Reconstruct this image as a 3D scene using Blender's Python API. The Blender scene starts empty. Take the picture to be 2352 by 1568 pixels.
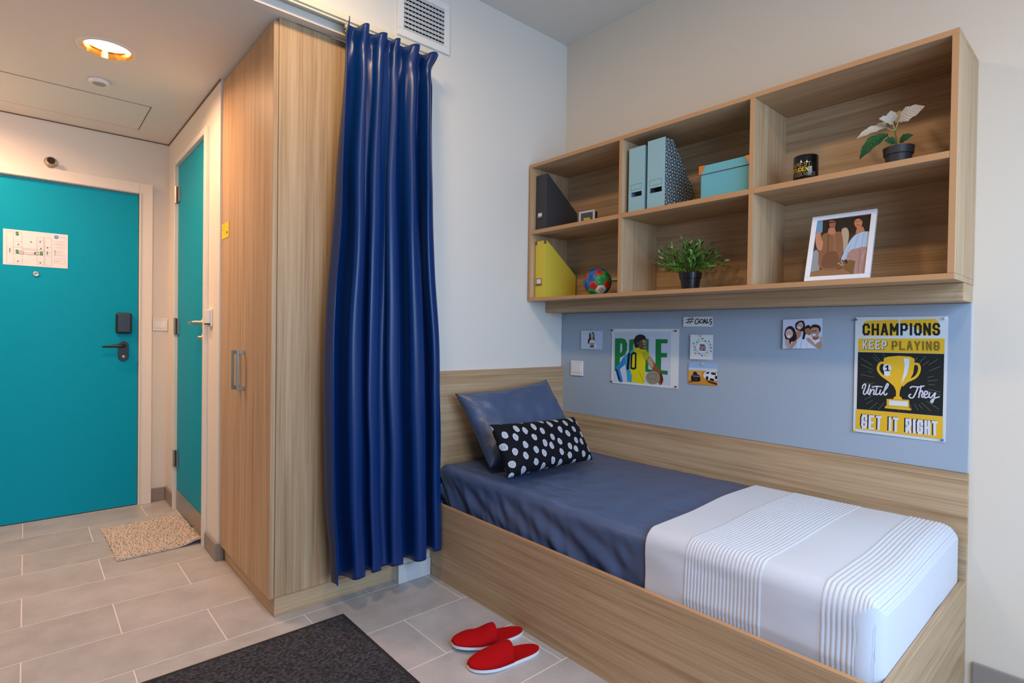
import bpy, bmesh, math, random
from mathutils import Vector, Matrix, noise
PI = math.pi
random.seed(7)
scn = bpy.context.scene
COL = scn.collection

# ------------------------------------------------------------------ camera
CAM_F = 1265.3163                      # focal length in pixels of the 2352 x 1568 frame
YAW, PITCH, ROLL = 0.7234, -0.0112, 0.0137
CAM = Vector((-2.41376, -2.27300, 1.17646))
SHX, SHY = 0.06, -2.06
_f = Vector((math.sin(YAW)*math.cos(PITCH), math.cos(YAW)*math.cos(PITCH), math.sin(PITCH)))
_r = Vector((math.cos(YAW), -math.sin(YAW), 0)); _u = _r.cross(_f)
_R = _r*math.cos(ROLL)+_u*math.sin(ROLL); _U = _u*math.cos(ROLL)-_r*math.sin(ROLL)
cd = bpy.data.cameras.new('camera'); cam = bpy.data.objects.new('camera', cd); COL.objects.link(cam)
cd.sensor_fit = 'HORIZONTAL'; cd.sensor_width = 36; cd.lens = CAM_F/2352*36
cd.shift_x = -SHX/2352; cd.shift_y = SHY/2352; cd.clip_start = 0.05
cam.matrix_world = Matrix(((_R.x, _U.x, -_f.x, CAM.x), (_R.y, _U.y, -_f.y, CAM.y), (_R.z, _U.z, -_f.z, CAM.z), (0, 0, 0, 1)))
scn.camera = cam
def un(u, v, ax, val):                 # where the ray of a photo pixel meets a plane of the room
    d = _f+_R*((u-1176-SHX)/CAM_F)-_U*((v-784-SHY)/CAM_F)
    return CAM+d*((val-CAM[ax])/d[ax])

# ------------------------------------------------------------------ light and exposure
scn.view_settings.view_transform = 'Standard'; scn.view_settings.look = 'None'
scn.view_settings.exposure = -0.98; scn.view_settings.gamma = 1; scn.view_settings.use_curve_mapping = False
w = bpy.data.worlds.new('world'); scn.world = w; w.use_nodes = True
w.node_tree.nodes['Background'].inputs[0].default_value = (0.62, 0.78, 1.0, 1)
w.node_tree.nodes['Background'].inputs[1].default_value = 1.0
def area(name, loc, rot, sx, sy, power, color, shape='RECTANGLE', spread=PI):
    l = bpy.data.lights.new(name, 'AREA'); l.shape = shape; l.size = sx; l.size_y = sy
    l.energy = power; l.color = color; l.spread = spread
    o = bpy.data.objects.new(name, l); COL.objects.link(o); o.location = loc; o.rotation_euler = rot
    return o
WIN_POWER, LAMP_POWER, HALL_POWER = 150, 21, 27
area('window_daylight', (-1.55, -3.38, 1.55), (PI/2-0.62, 0, 0), 2.0, 1.6, WIN_POWER, (0.46, 0.69, 1.0))

# ------------------------------------------------------------------ helpers
def lin(c):
    out = []
    for x in c[:3]:
        x = x/255.0
        out.append(x/12.92 if x <= 0.04045 else ((x+0.055)/1.055)**2.4)
    return tuple(out)+(1.0,)
MATS = {}
def mat(name, rgb=None, rough=0.5, metal=0.0, spec=0.5, **kw):
    if name in MATS: return MATS[name]
    m = bpy.data.materials.new(name); m.use_nodes = True; MATS[name] = m
    b = m.node_tree.nodes['Principled BSDF']
    if rgb: b.inputs['Base Color'].default_value = lin(rgb)
    b.inputs['Roughness'].default_value = rough; b.inputs['Metallic'].default_value = metal
    b.inputs['Specular IOR Level'].default_value = spec
    for k, v in kw.items():
        if k == 'sheen': b.inputs['Sheen Weight'].default_value = v
        if k == 'coat': b.inputs['Coat Weight'].default_value = v
        if k == 'emit':
            b.inputs['Emission Color'].default_value = lin(rgb); b.inputs['Emission Strength'].default_value = v
    return m
class N:                               # tiny node-tree helper
    def __init__(s, m): s.t = m.node_tree; s.b = s.t.nodes['Principled BSDF']
    def n(s, typ, **kw):
        x = s.t.nodes.new(typ)
        for k, v in kw.items():
            if k in x.inputs: x.inputs[k].default_value = v
            else: setattr(x, k, v)
        return x
    def l(s, a, b): s.t.links.new(a, b)
    def math(s, op, a, b=None):
        x = s.t.nodes.new('ShaderNodeMath'); x.operation = op
        for i, q in enumerate((a, b)):
            if q is None: continue
            if isinstance(q, (int, float)): x.inputs[i].default_value = q
            else: s.l(q, x.inputs[i])
        return x.outputs[0]
    def ramp(s, fac, stops):
        r = s.t.nodes.new('ShaderNodeValToRGB'); e = r.color_ramp.elements
        while len(e) < len(stops): e.new(0.5)
        for i, (p, c) in enumerate(stops): e[i].position = p; e[i].color = c
        s.l(fac, r.inputs[0]); return r.outputs[0]
    def bump(s, h, strength, dist=0.01):
        x = s.t.nodes.new('ShaderNodeBump'); x.inputs['Strength'].default_value = strength; x.inputs['Distance'].default_value = dist
        s.l(h, x.inputs['Height']); s.l(x.outputs[0], s.b.inputs['Normal']); return x
def wood(name, axis, light, mid, dark, rough=0.5):
    if name in MATS: return MATS[name]
    m = mat(name, light, rough, 0, 0.35); t = N(m)
    tc = t.n('ShaderNodeTexCoord')
    def grain(across, along, detail):
        mp = t.n('ShaderNodeMapping'); sc = [across]*3; sc[axis] = along; mp.inputs['Scale'].default_value = sc
        t.l(tc.outputs['Object'], mp.inputs[0])
        nz = t.n('ShaderNodeTexNoise', Scale=1.0, Detail=detail, Roughness=0.6, Distortion=0.25)
        t.l(mp.outputs[0], nz.inputs['Vector']); return nz.outputs['Fac']
    g1 = grain(170, 2.5, 5); g2 = grain(38, 0.9, 3); g3 = grain(9, 0.5, 2)
    f = t.math('ADD', t.math('ADD', t.math('MULTIPLY', g1, 0.42), t.math('MULTIPLY', g2, 0.38)), t.math('MULTIPLY', g3, 0.2))
    c = t.ramp(f, [(0.34, lin(dark)), (0.49, lin(mid)), (0.64, lin(light))])
    t.l(c, t.b.inputs['Base Color']); t.bump(g1, 0.08, 0.002)
    return m
WL, WM, WD = (204, 177, 143), (186, 155, 119), (154, 122, 87)
WX = wood('ash_wood_x', 0, WL, WM, WD); WY = wood('ash_wood_y', 1, WL, WM, WD); WZ = wood('ash_wood_z', 2, WL, WM, WD)
EDGE = mat('wood_edge_band', (192, 144, 100), 0.5)

ORG = {}
def root(name, loc, label=None, cat=None, group=None, kind=None, rot=(0, 0, 0)):
    o = bpy.data.objects.new(name, None); COL.objects.link(o); o.empty_display_size = 0.05
    o.location = loc; o.rotation_euler = rot; ORG[o] = Vector(loc); tag(o, label, cat, group, kind); return o
def tag(o, label=None, cat=None, group=None, kind=None):
    if label: o['label'] = label
    if cat: o['category'] = cat
    if group: o['group'] = group
    if kind: o['kind'] = kind
    return o
class MB:
    def __init__(s): s.v = []; s.f = []; s.m = []; s.uv = []
    def add(s, vs, fs, mi=0):
        k = len(s.v); s.v += [tuple(x) for x in vs]
        for f in fs: s.f.append(tuple(i+k for i in f)); s.m.append(mi)
        return s
    def box(s, x0, x1, y0, y1, z0, z1, mi=0, fx=None):       # fx: material of the -x face
        a, b = sorted((x0, x1)); c, d = sorted((y0, y1)); e, f = sorted((z0, z1))
        vs = [(a, c, e), (b, c, e), (b, d, e), (a, d, e), (a, c, f), (b, c, f), (b, d, f), (a, d, f)]
        s.add(vs, [(0, 3, 2, 1), (4, 5, 6, 7), (0, 1, 5, 4), (1, 2, 6, 5), (2, 3, 7, 6)], mi)
        k = len(s.v)-8; s.f.append((k+3, k, k+4, k+7)); s.m.append(mi if fx is None else fx)
        return s
    def lathe(s, prof, c=(0, 0, 0), n=32, axis=2, mi=0, cap=True):
        k = []; vs = []
        for (r, h) in prof:
            for i in range(n):
                a = 2*PI*i/n; p = [r*math.cos(a), r*math.sin(a), h]
                if axis == 0: p = [h, p[0], p[1]]
                if axis == 1: p = [p[1], h, p[0]]
                vs.append((p[0]+c[0], p[1]+c[1], p[2]+c[2]))
        fs = []
        for j in range(len(prof)-1):
            for i in range(n):
                a, b = j*n+i, j*n+(i+1) % n; fs.append((a, b, b+n, a+n))
        if cap: fs += [tuple(range(n-1, -1, -1)), tuple(range((len(prof)-1)*n, len(prof)*n))]
        return s.add(vs, fs, mi)
    def tube(s, pts, r, n=8, mi=0, cap=True):
        pts = [Vector(p) for p in pts]; vs = []; rs = r if isinstance(r, (list, tuple)) else [r]*len(pts)
        up = Vector((0, 0, 1))
        for i, p in enumerate(pts):
            d = (pts[min(i+1, len(pts)-1)]-pts[max(i-1, 0)]).normalized()
            a = d.cross(up)
            if a.length < 0.05: a = d.cross(Vector((0, 1, 0)))
            a.normalize(); b = a.cross(d)
            for k in range(n):
                t = 2*PI*k/n; vs.append(p+(a*math.cos(t)+b*math.sin(t))*rs[i])
        fs = [(j*n+i, j*n+(i+1) % n, (j+1)*n+(i+1) % n, (j+1)*n+i) for j in range(len(pts)-1) for i in range(n)]
        if cap: fs += [tuple(range(n-1, -1, -1)), tuple(range((len(pts)-1)*n, len(pts)*n))]
        return s.add(vs, fs, mi)
    def prism(s, poly, d, mi=0):                                # poly of 3D points extruded by vector d
        n = len(poly); p = [Vector(q) for q in poly]; d = Vector(d)
        s.add(p+[q+d for q in p], [tuple(range(n-1, -1, -1)), tuple(range(n, 2*n))]+[(i, (i+1) % n, (i+1) % n+n, i+n) for i in range(n)], mi)
        return s
    def grid(s, fn, nu, nv, mi=0, closed=False):
        vs = [fn(i/(nu-1), j/(nv-1)) for j in range(nv) for i in range(nu)]
        fs = [(j*nu+i, j*nu+i+1, (j+1)*nu+i+1, (j+1)*nu+i) for j in range(nv-1) for i in range(nu-1)]
        return s.add(vs, fs, mi)
    def xf(s, M): s.v = [tuple(M @ Vector(p)) for p in s.v]; return s
    def build(s, name, mats, parent=None, bevel=0, smooth=False, local=False, recalc=True, thick=0, uvs=None, seg=2, weld=False):
        if not isinstance(mats, (list, tuple)): mats = [mats]
        me = bpy.data.meshes.new(name)
        if local: o = Vector((0, 0, 0))
        elif parent is not None: o = ORG[parent]
        else:
            xs = [p[0] for p in s.v]; ys = [p[1] for p in s.v]; zs = [p[2] for p in s.v]
            o = Vector(((min(xs)+max(xs))/2, (min(ys)+max(ys))/2, min(zs)))
        me.from_pydata([(p[0]-o.x, p[1]-o.y, p[2]-o.z) for p in s.v], [], s.f)
        for m in mats: me.materials.append(m)
        me.polygons.foreach_set('material_index', s.m)
        if uvs:
            l = me.uv_layers.new(name='UVMap')
            for lp in me.loops: l.data[lp.index].uv = uvs[lp.vertex_index]
        if recalc or weld:
            bm = bmesh.new(); bm.from_mesh(me)
            if weld: bmesh.ops.remove_doubles(bm, verts=bm.verts, dist=1e-5)
            bmesh.ops.recalc_face_normals(bm, faces=bm.faces)
            bm.to_mesh(me); bm.free()
        if smooth: me.polygons.foreach_set('use_smooth', [True]*len(me.polygons))
        ob = bpy.data.objects.new(name, me); COL.objects.link(ob)
        if parent is not None: ob.parent = parent; ORG[ob] = o
        else: ob.location = o if not local else (0, 0, 0); ORG[ob] = o if not local else Vector((0, 0, 0))
        if thick:
            q = ob.modifiers.new('solid', 'SOLIDIFY'); q.thickness = thick; q.offset = 0
        if bevel:
            q = ob.modifiers.new('bevel', 'BEVEL'); q.width = bevel; q.segments = seg; q.limit_method = 'ANGLE'; q.angle_limit = 0.6
            if smooth is False and seg > 2: pass
        if smooth == 'auto':
            pass
        return ob
def B(*a, **k): return MB().box(*a, **k)
def smooth_by_angle(ob, deg=40):
    me = ob.data; me.polygons.foreach_set('use_smooth', [True]*len(me.polygons))
    me.set_sharp_from_angle(angle=math.radians(deg)); return ob
def S(o): o['kind'] = 'structure'; return o
def lerp(a, b, t): return a+(b-a)*t
def sstep(a, b, x):
    t = max(0, min(1, (x-a)/(b-a))); return t*t*(3-2*t)
def tab(t, pts):
    if t <= pts[0][0]: return pts[0][1]
    for (a, x), (b, y) in zip(pts, pts[1:]):
        if t <= b: return lerp(x, y, sstep(0, 1, (t-a)/(b-a)))
    return pts[-1][1]

# ------------------------------------------------------------------ plain materials
def painted(name, rgb, rough=0.75, bump=0.05):
    m = mat(name, rgb, rough, 0, 0.3); t = N(m)
    tc = t.n('ShaderNodeTexCoord'); nz = t.n('ShaderNodeTexNoise', Scale=220.0, Detail=3.0)
    t.l(tc.outputs['Object'], nz.inputs['Vector']); t.bump(nz.outputs['Fac'], bump, 0.002); return m
PAINT = painted('white_wall_paint', (226, 222, 214)); CEIL = painted('white_ceiling_paint', (222, 219, 213))
PAINT_D = painted('white_door_frame_paint', (230, 222, 212), 0.45, 0.02)
SKIRT = painted('taupe_skirting_tile', (150, 140, 132), 0.45, 0.03)
SKIRT_L = painted('pale_skirting', (205, 210, 214), 0.4, 0.02)
TEAL = painted('teal_door_laminate', (0, 153, 184), 0.5, 0.02); N(TEAL).b.inputs['Specular IOR Level'].default_value = 0.12
STEEL = mat('brushed_steel', (176, 172, 166), 0.32, 1.0)
CHROME = mat('polished_chrome', (205, 203, 200), 0.14, 1.0)
BLACK = mat('black_plastic', (22, 23, 26), 0.35); DARK = mat('dark_gap', (40, 34, 30), 0.8)
WHITE = mat('white_plastic', (232, 232, 230), 0.35); BRASS = mat('bronze_metal', (150, 104, 66), 0.35, 0.8)

# ------------------------------------------------------------------ room shell
HC, HCOR = 2.896, 2.45
XL, YF, YD, XB = -3.05, -3.45, 2.166, -1.675       # left wall, window wall, entrance wall, bathroom wall
YW, XWR, XWC = 0.05, -1.10, -1.645                 # wardrobe end plane, its back, its carcass front
YWE = 0.82
fl = B(XL, 0, YF, YD, -0.12, -0.0007).build('floor', painted('pale_tile_grout', (226, 220, 212), 0.8, 0.03)); S(fl)
tile_m = mat('beige_porcelain_tile', (176, 166, 158), 0.38, 0, 0.45); t = N(tile_m)
tc = t.n('ShaderNodeTexCoord'); oi = t.n('ShaderNodeObjectInfo')
va = t.n('ShaderNodeVectorMath', operation='ADD'); t.l(tc.outputs['Object'], va.inputs[0])
vm = t.n('ShaderNodeVectorMath', operation='SCALE'); t.l(oi.outputs['Location'], vm.inputs[0]); vm.inputs['Scale'].default_value = 7.3
t.l(vm.outputs[0], va.inputs[1])
n1 = t.n('ShaderNodeTexNoise', Scale=5.0, Detail=7.0, Roughness=0.65); t.l(va.outputs[0], n1.inputs['Vector'])
n2 = t.n('ShaderNodeTexNoise', Scale=160.0, Detail=2.0); t.l(va.outputs[0], n2.inputs['Vector'])
ff = t.math('ADD', t.math('ADD', t.math('MULTIPLY', n1.outputs['Fac'], 0.8), t.math('MULTIPLY', n2.outputs['Fac'], 0.2)), t.math('MULTIPLY', t.math('SUBTRACT', oi.outputs['Random'], 0.5), 0.08))
t.l(t.ramp(ff, [(0.3, lin((160, 157, 157))), (0.52, lin((179, 176, 177))), (0.72, lin((193, 190, 191)))]), t.b.inputs['Base Color'])
t.bump(n2.outputs['Fac'], 0.05, 0.002)
TW, TH, J = 0.5885, 0.305, 0.0042
shared = {}
def tile(x0, x1, y0, y1):
    wx, wy = round(x1-x0, 4), round(y1-y0, 4)
    if wx < 0.02 or wy < 0.02: return
    if (wx, wy) not in shared:
        m = MB(); e = 0.0004; a, b = wx/2, wy/2
        m.add([(-a, -b, -0.00065), (a, -b, -0.00065), (a, b, -0.00065), (-a, b, -0.00065), (-a, -b, -e), (a, -b, -e), (a, b, -e), (-a, b, -e),
               (-a+e, -b+e, 0), (a-e, -b+e, 0), (a-e, b-e, 0), (-a+e, b-e, 0)],
              [(8, 9, 10, 11)]+[(i, (i+1) % 4, (i+1) % 4+4, i+4) for i in range(4)]+[(i+4, (i+1) % 4+4, (i+1) % 4+8, i+8) for i in range(4)])
        ob = m.build('tile', tile_m, fl, local=True, recalc=False); shared[(wx, wy)] = ob.data
    else:
        ob = bpy.data.objects.new('tile', shared[(wx, wy)]); COL.objects.link(ob); ob.parent = fl
    ob.location = Vector(((x0+x1)/2, (y0+y1)/2, 0))-ORG[fl]
for j in range(-12, 8):
    y0, y1 = -0.003+j*TH, -0.003+(j+1)*TH
    off = -1.835 if j % 2 == 0 else -2.131
    for k in range(-4, 5):
        x0 = off+k*TW; x1 = x0+TW
        rx = -0.002 if y1 < 0.1 else (-1.03 if y0 < 0.8 else XB)
        a, b, c, d = max(x0+J/2, XL+0.002), min(x1-J/2, rx-0.002), max(y0+J/2, YF+0.002), min(y1-J/2, YD-0.002)
        if b-a > 0.02 and d-c > 0.02: tile(a, b, c, d)
S(B(XL-0.1, 0.1, YF-0.1, YD+0.1, HC, HC+0.1).build('ceiling', CEIL))
S(B(XWR, 0.1, 0, 0.1, -0.12, HC).build('wall_back', PAINT))
S(B(0, 0.1, YF-0.1, 0, -0.12, HC).build('wall_right', painted('warm_white_paint', (228, 215, 198))))
S(B(XL-0.1, XL, YF-0.1, 0.0, -0.12, HC).build('wall_left', painted('slate_bounce_cut_paint', (96, 98, 104))))  # unseen side of the room, coloured dark to cut light bouncing from the left
S(B(XL-0.1, XL, 0.0, YD+0.1, -0.12, HC).build('wall_hall_left', PAINT))
S(B(XB, XB+0.1, YWE, 1.042, -0.12, HC).build('wall_hall_right', PAINT))
wr = B(XB, XB+0.1, 1.885, YD, -0.12, HC).box(XB, XB+0.1, 1.042, 1.885, 2.275, HC).build('wall_hall_right', PAINT); S(wr)
S(B(XL, XB+0.1, YD, YD+0.1, -0.12, HC).build('wall_hall_end', PAINT))
S(B(XL, XWR, 0, 0.045, HCOR, HC).build('wall_bulkhead', PAINT))
S(B(XWR-0.07, XWR-0.002, 0.1, YWE, -0.12, HCOR).build('wall_behind_wardrobe', PAINT)) if 0 else None
S(B(XB+0.1, XWR, YWE, YWE+0.06, -0.12, HC).build('wall_bathroom', PAINT))
# window wall behind the camera
WX0, WX1, WZ0, WZ1 = -2.6, -0.5, 0.68, 2.42
wf = MB()
wf.box(XL, WX0, YF-0.1, YF, -0.12, HC).box(WX1, 0, YF-0.1, YF, -0.12, HC).box(WX0, WX1, YF-0.1, YF, -0.12, WZ0).box(WX0, WX1, YF-0.1, YF, WZ1, HC)
S(wf.build('wall_front', PAINT))
wr_ = root('window_1', (-1.55, YF-0.06, WZ0), kind='structure')
fr = MB()
for (a, b, c, d) in ((WX0, WX1, WZ0, WZ0+0.05), (WX0, WX1, WZ1-0.05, WZ1), (WX0, WX0+0.05, WZ0, WZ1), (WX1-0.05, WX1, WZ0, WZ1), (-1.58, -1.52, WZ0, WZ1)):
    fr.box(a, b, YF-0.085, YF-0.035, c, d)
fr.build('window_frame', PAINT_D, wr_)
# hall ceiling with the hole for the recessed lamp
LX, LY, LR = -2.137, 0.856, 0.098
bm = bmesh.new()
q = [bm.verts.new(p) for p in ((XL, 0.045, HCOR), (XB+0.1, 0.045, HCOR), (XB+0.1, YD, HCOR), (XL, YD, HCOR))]
ed = [bm.edges.new((q[i], q[(i+1) % 4])) for i in range(4)]
cc = [bm.verts.new((LX+LR*math.cos(2*PI*i/48), LY+LR*math.sin(2*PI*i/48), HCOR)) for i in range(48)]
ed += [bm.edges.new((cc[i], cc[(i+1) % 48])) for i in range(48)]
for (lx2, ly2) in ((-2.80, 1.62),):
    c2 = [bm.verts.new((lx2+LR*math.cos(2*PI*i/48), ly2+LR*math.sin(2*PI*i/48), HCOR)) for i in range(48)]
    ed += [bm.edges.new((c2[i], c2[(i+1) % 48])) for i in range(48)]
bmesh.ops.triangle_fill(bm, use_beauty=True, edges=ed)
for f in bm.faces:
    if f.normal.z > 0: f.normal_flip()
me = bpy.data.meshes.new('ceiling_hall'); bm.to_mesh(me); bm.free(); me.materials.append(CEIL)
o = bpy.data.objects.new('ceiling_hall', me); COL.objects.link(o); S(o)
# shadow gap strip along the hall ceiling
S(B(XB-0.006, XB, YWE, YD, HCOR-0.007, HCOR-0.001).build('trim_1', mat('shadow_gap_brown', (120, 92, 72), 0.8)))
S(B(XL, XB, YD-0.006, YD, HCOR-0.006, HCOR-0.001).build('trim_2', mat('shadow_gap_brown', (120, 92, 72), 0.8)))
# skirtings
def skirt(name, *a, m=SKIRT): S(B(*a).build(name, m, bevel=0.003))
skirt('baseboard_right', -0.012, 0, YF, -1.925, 0, 0.09)
skirt('baseboard_back', XWR-0.004, -0.928, -0.013, 0, 0, 0.085, m=SKIRT_L)
skirt('baseboard_hall_end', -1.775, XB-0.014, YD-0.013, YD, 0, 0.09)
skirt('baseboard_hall_right', XB-0.013, XB, 1.90, YD, 0, 0.09)
b_ = MB().box(XB-0.013, XB, YWE-0.001, 1.03, 0, 0.09).box(XB-0.013, XWC-0.003, YWE-0.014, YWE-0.001, 0, 0.09)
S(b_.build('baseboard_hall_corner', SKIRT, bevel=0.002))

# ------------------------------------------------------------------ printed matter (flat shapes on paper)
PR = mat('printed_ink', None, 0.55, 0, 0.3); t = N(PR)
at_ = t.n('ShaderNodeAttribute', attribute_name='ink'); t.l(at_.outputs['Color'], t.b.inputs['Base Color'])
PAPER = mat('white_paper', (226, 228, 230), 0.6, 0, 0.3)
def homog(quad):                        # maps the traced corners TL TR BR BL to 0..1 x 0..1 (v up)
    import numpy as np
    dst = [(0, 1), (1, 1), (1, 0), (0, 0)]; A = []; b = []
    for (x, y), (X, Y) in zip(quad, dst):
        A.append([x, y, 1, 0, 0, 0, -X*x, -X*y]); b.append(X)
        A.append([0, 0, 0, x, y, 1, -Y*x, -Y*y]); b.append(Y)
    h = np.linalg.solve(np.array(A, float), np.array(b, float))
    def f(p):
        d = h[6]*p[0]+h[7]*p[1]+1
        return ((h[0]*p[0]+h[1]*p[1]+h[2])/d, (h[3]*p[0]+h[4]*p[1]+h[5])/d)
    return f
def crom(pts, closed=True, n=5):
    P = [Vector((p[0], p[1])) for p in pts]; out = []; m = len(P)
    for i in range(m if closed else m-1):
        a, b, c, d = (P[(i-1) % m], P[i], P[(i+1) % m], P[(i+2) % m]) if closed else (P[max(i-1, 0)], P[i], P[i+1], P[min(i+2, m-1)])
        for k in range(n):
            s = k/n
            out.append(0.5*((2*b)+(c-a)*s+(2*a-5*b+4*c-d)*s*s+(3*b-a-3*c+d)*s**3))
    if not closed: out.append(P[-1])
    return [(p.x, p.y) for p in out]
O8 = [(1, .2), (1, .8), (.75, 1), (.25, 1), (0, .8), (0, .2), (.25, 0), (.75, 0), (1, .2)]
CC = [(1, .7), (1, .82), (.78, 1), (.22, 1), (0, .82), (0, .18), (.22, 0), (.78, 0), (1, .18), (1, .3)]
GL = {'A': [[(0, 0), (.42, 1), (.58, 1), (1, 0)], [(.2, .3), (.8, .3)]], 'C': [CC], 'D': [[(0, 0), (0, 1), (.7, 1), (1, .78), (1, .22), (.7, 0), (0, 0)]],
      'E': [[(1, 1), (0, 1), (0, 0), (1, 0)], [(0, .5), (.8, .5)]], 'G': [CC[:-1]+[(1, .45), (.55, .45)]], 'H': [[(0, 0), (0, 1)], [(1, 0), (1, 1)], [(0, .5), (1, .5)]],
      'I': [[(.5, 0), (.5, 1)]], 'K': [[(0, 0), (0, 1)], [(1, 1), (0, .42)], [(.3, .6), (1, 0)]], 'L': [[(0, 1), (0, 0), (1, 0)]],
      'M': [[(0, 0), (0, 1), (.5, .38), (1, 1), (1, 0)]], 'N': [[(0, 0), (0, 1), (1, 0), (1, 1)]], 'O': [O8], 'P': [[(0, 0), (0, 1), (.75, 1), (1, .85), (1, .58), (.75, .44), (0, .44)]],
      'R': [[(0, 0), (0, 1), (.75, 1), (1, .85), (1, .6), (.75, .46), (0, .46)], [(.5, .46), (1, 0)]], 'S': [[(1, .72), (1, .84), (.78, 1), (.22, 1), (0, .84), (0, .64), (.22, .53), (.78, .47), (1, .36), (1, .16), (.78, 0), (.22, 0), (0, .16), (0, .28)]],
      'T': [[(0, 1), (1, 1)], [(.5, 1), (.5, 0)]], 'U': [[(0, 1), (0, .18), (.22, 0), (.78, 0), (1, .18), (1, 1)]], 'V': [[(0, 1), (.5, 0), (1, 1)]], 'W': [[(0, 1), (.25, 0), (.5, .7), (.75, 0), (1, 1)]],
      'Y': [[(0, 1), (.5, .45), (1, 1)], [(.5, .45), (.5, 0)]], '0': [O8], '1': [[(.1, .8), (.55, 1), (.55, 0)]], '#': [[(.3, 0), (.45, 1)], [(.65, 0), (.8, 1)], [(0, .35), (1, .35)], [(.1, .68), (1.1, .68)]], ' ': []}
def text_lines(s, gap=0.32):            # strokes of a word in a unit box
    ws = [0.12 if c == 'I' else (0.45 if c == ' ' else (1.25 if c in 'MW' else 1.0)) for c in s]
    tot = sum(ws)+gap*(len(s)-1); x = 0; out = []
    for c, wd in zip(s, ws):
        for st in GL[c]:
            out.append([((x+(p[0] if c != 'I' else 0.5)*wd)/tot, p[1]) for p in st])
        x += wd+gap
    return out
def ribbon(pts, t):                     # polyline -> quads
    qs = []
    P = [Vector(p) for p in pts]
    for i, (a, b) in enumerate(zip(P, P[1:])):
        d = b-a
        if d.length < 1e-9: continue
        d.normalize(); n = Vector((-d.y, d.x))*t/2; e = d*t*0.5 if len(P) < 12 else d*t*0.2
        qs.append([a-e+n, a-e-n, b+e-n, b+e+n])
    return qs
class Print:
    def __init__(s, wd, ht, quad=None):
        s.w, s.h = wd, ht; s.H = homog(quad) if quad else None; s.p = []; s.k = 0
    def mp(s, p):
        if s.H: a = s.H(p); return (a[0]*s.w, a[1]*s.h)
        return (p[0], p[1])
    def poly(s, pts, c, smooth=False):
        if smooth: pts = crom(pts)
        s.k += 1; s.p.append(([s.mp(p) for p in pts], c, s.k)); return s
    def blob(s, pts, c): return s.poly(pts, c, True)
    def circ(s, x, y, r, c, ry=None, n=20): return s.poly([(x+r*math.cos(2*PI*i/n), y+(ry or r)*math.sin(2*PI*i/n)) for i in range(n)], c)
    def line(s, pts, t, c, smooth=False, k=None):   # t in metres
        if smooth: pts = crom(pts, False, 6)
        if k is None: s.k += 1
        for i, q in enumerate(ribbon([s.mp(p) for p in pts], t)): s.p.append(([tuple(x) for x in q], c, s.k+0.15*(i % 5)))
        return s
    def text(s, word, quad, t, c, gap=0.32):        # quad TL TR BR BL in traced coordinates
        s.k += 1; TL, TR, BR, BL = [Vector(p) for p in quad]
        for st in text_lines(word, gap):
            pts = []
            for (x, y) in st:
                a = TL.lerp(TR, x); b = BL.lerp(BR, x); pts.append(b.lerp(a, y))
            for q in ribbon([s.mp(p) for p in pts], t):
                s.n_ = (getattr(s, 'n_', 0)+1) % 5; s.p.append(([tuple(x) for x in q], c, s.k+0.15*s.n_))
        return s
    def build(s, parent, fn, name='print', clip=True):
        vs = []; fs = []; cs = []
        for pts, c, k in s.p:
            b = len(vs)
            for (x, y) in pts:
                if clip: x = min(max(x, 0), s.w); y = min(max(y, 0), s.h)
                vs.append(fn(x, y, 0.00025+k*0.00004))
            fs.append(tuple(range(b, b+len(pts)))); cs += [lin(c)]*len(pts)
        m = MB().add(vs, fs); ob = m.build(name, PR, parent, recalc=False)
        a = ob.data.color_attributes.new('ink', 'FLOAT_COLOR', 'CORNER')
        for i, c in enumerate(cs): a.data[i].color = c
        return ob
def sheet_frame(origin, R, U, Nn, tilt, wd):        # tilt lifts the left edge off the wall
    R, U, Nn, o = Vector(R), Vector(U), Vector(Nn), Vector(origin)
    return lambda x, y, n: o+R*x+U*y+Nn*(n+tilt*(1-x/wd))
def paper(name, label, cat, origin, wd, ht, R, U, Nn, pr=None, tilt=0.0, color=None, group=None, scallop=False, lift=0.001):
    fn = sheet_frame(Vector(origin)+Vector(Nn)*lift, R, U, Nn, tilt, wd)
    r = root(name, fn(wd/2, 0, 0), label, cat, group)
    if scallop:
        out = []; k = 13
        for i in range(k): out += [(wd*(i+.0)/k, 0), (wd*(i+.5)/k, 0.003)]
        out += [(wd, 0)]
        for j in range(4): out += [(wd-0.003, ht*(j+.5)/4), (wd, ht*(j+1)/4)]
        for i in range(k): out += [(wd*(1-(i+.5)/k), ht-0.003), (wd*(1-(i+1)/k), ht)]
        for j in range(3): out += [(0.003, ht*(1-(j+.5)/4)), (0, ht*(1-(j+1)/4))]
        m = MB().prism([fn(x, y, -0.0001) for x, y in out], Vector(Nn)*0.0003)
    else:
        m = MB().prism([fn(x, y, -0.0001) for x, y in ((0, 0), (wd, 0), (wd, ht), (0, ht))], Vector(Nn)*0.0003)
    m.build('sheet', color or PAPER, r)
    if pr: pr.build(r, fn)
    return r, fn
def pin(parent, p, Nn, c, r=0.0042):
    n = Vector(Nn); m = MB()
    prof = [(0.0035, 0.0), (0.0028, 0.002), (0.0022, 0.005), (0.0042, 0.007), (0.0042, 0.0095), (0.003, 0.0105)]
    m.lathe(prof, n=14, axis=2)
    z = Vector((0, 0, 1)); M = Matrix.Translation(p) @ z.rotation_difference(n).to_matrix().to_4x4()
    m.xf(M).build('push_pin', mat('pin_%d_%d_%d' % c, c, 0.3), parent, smooth=True)

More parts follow.
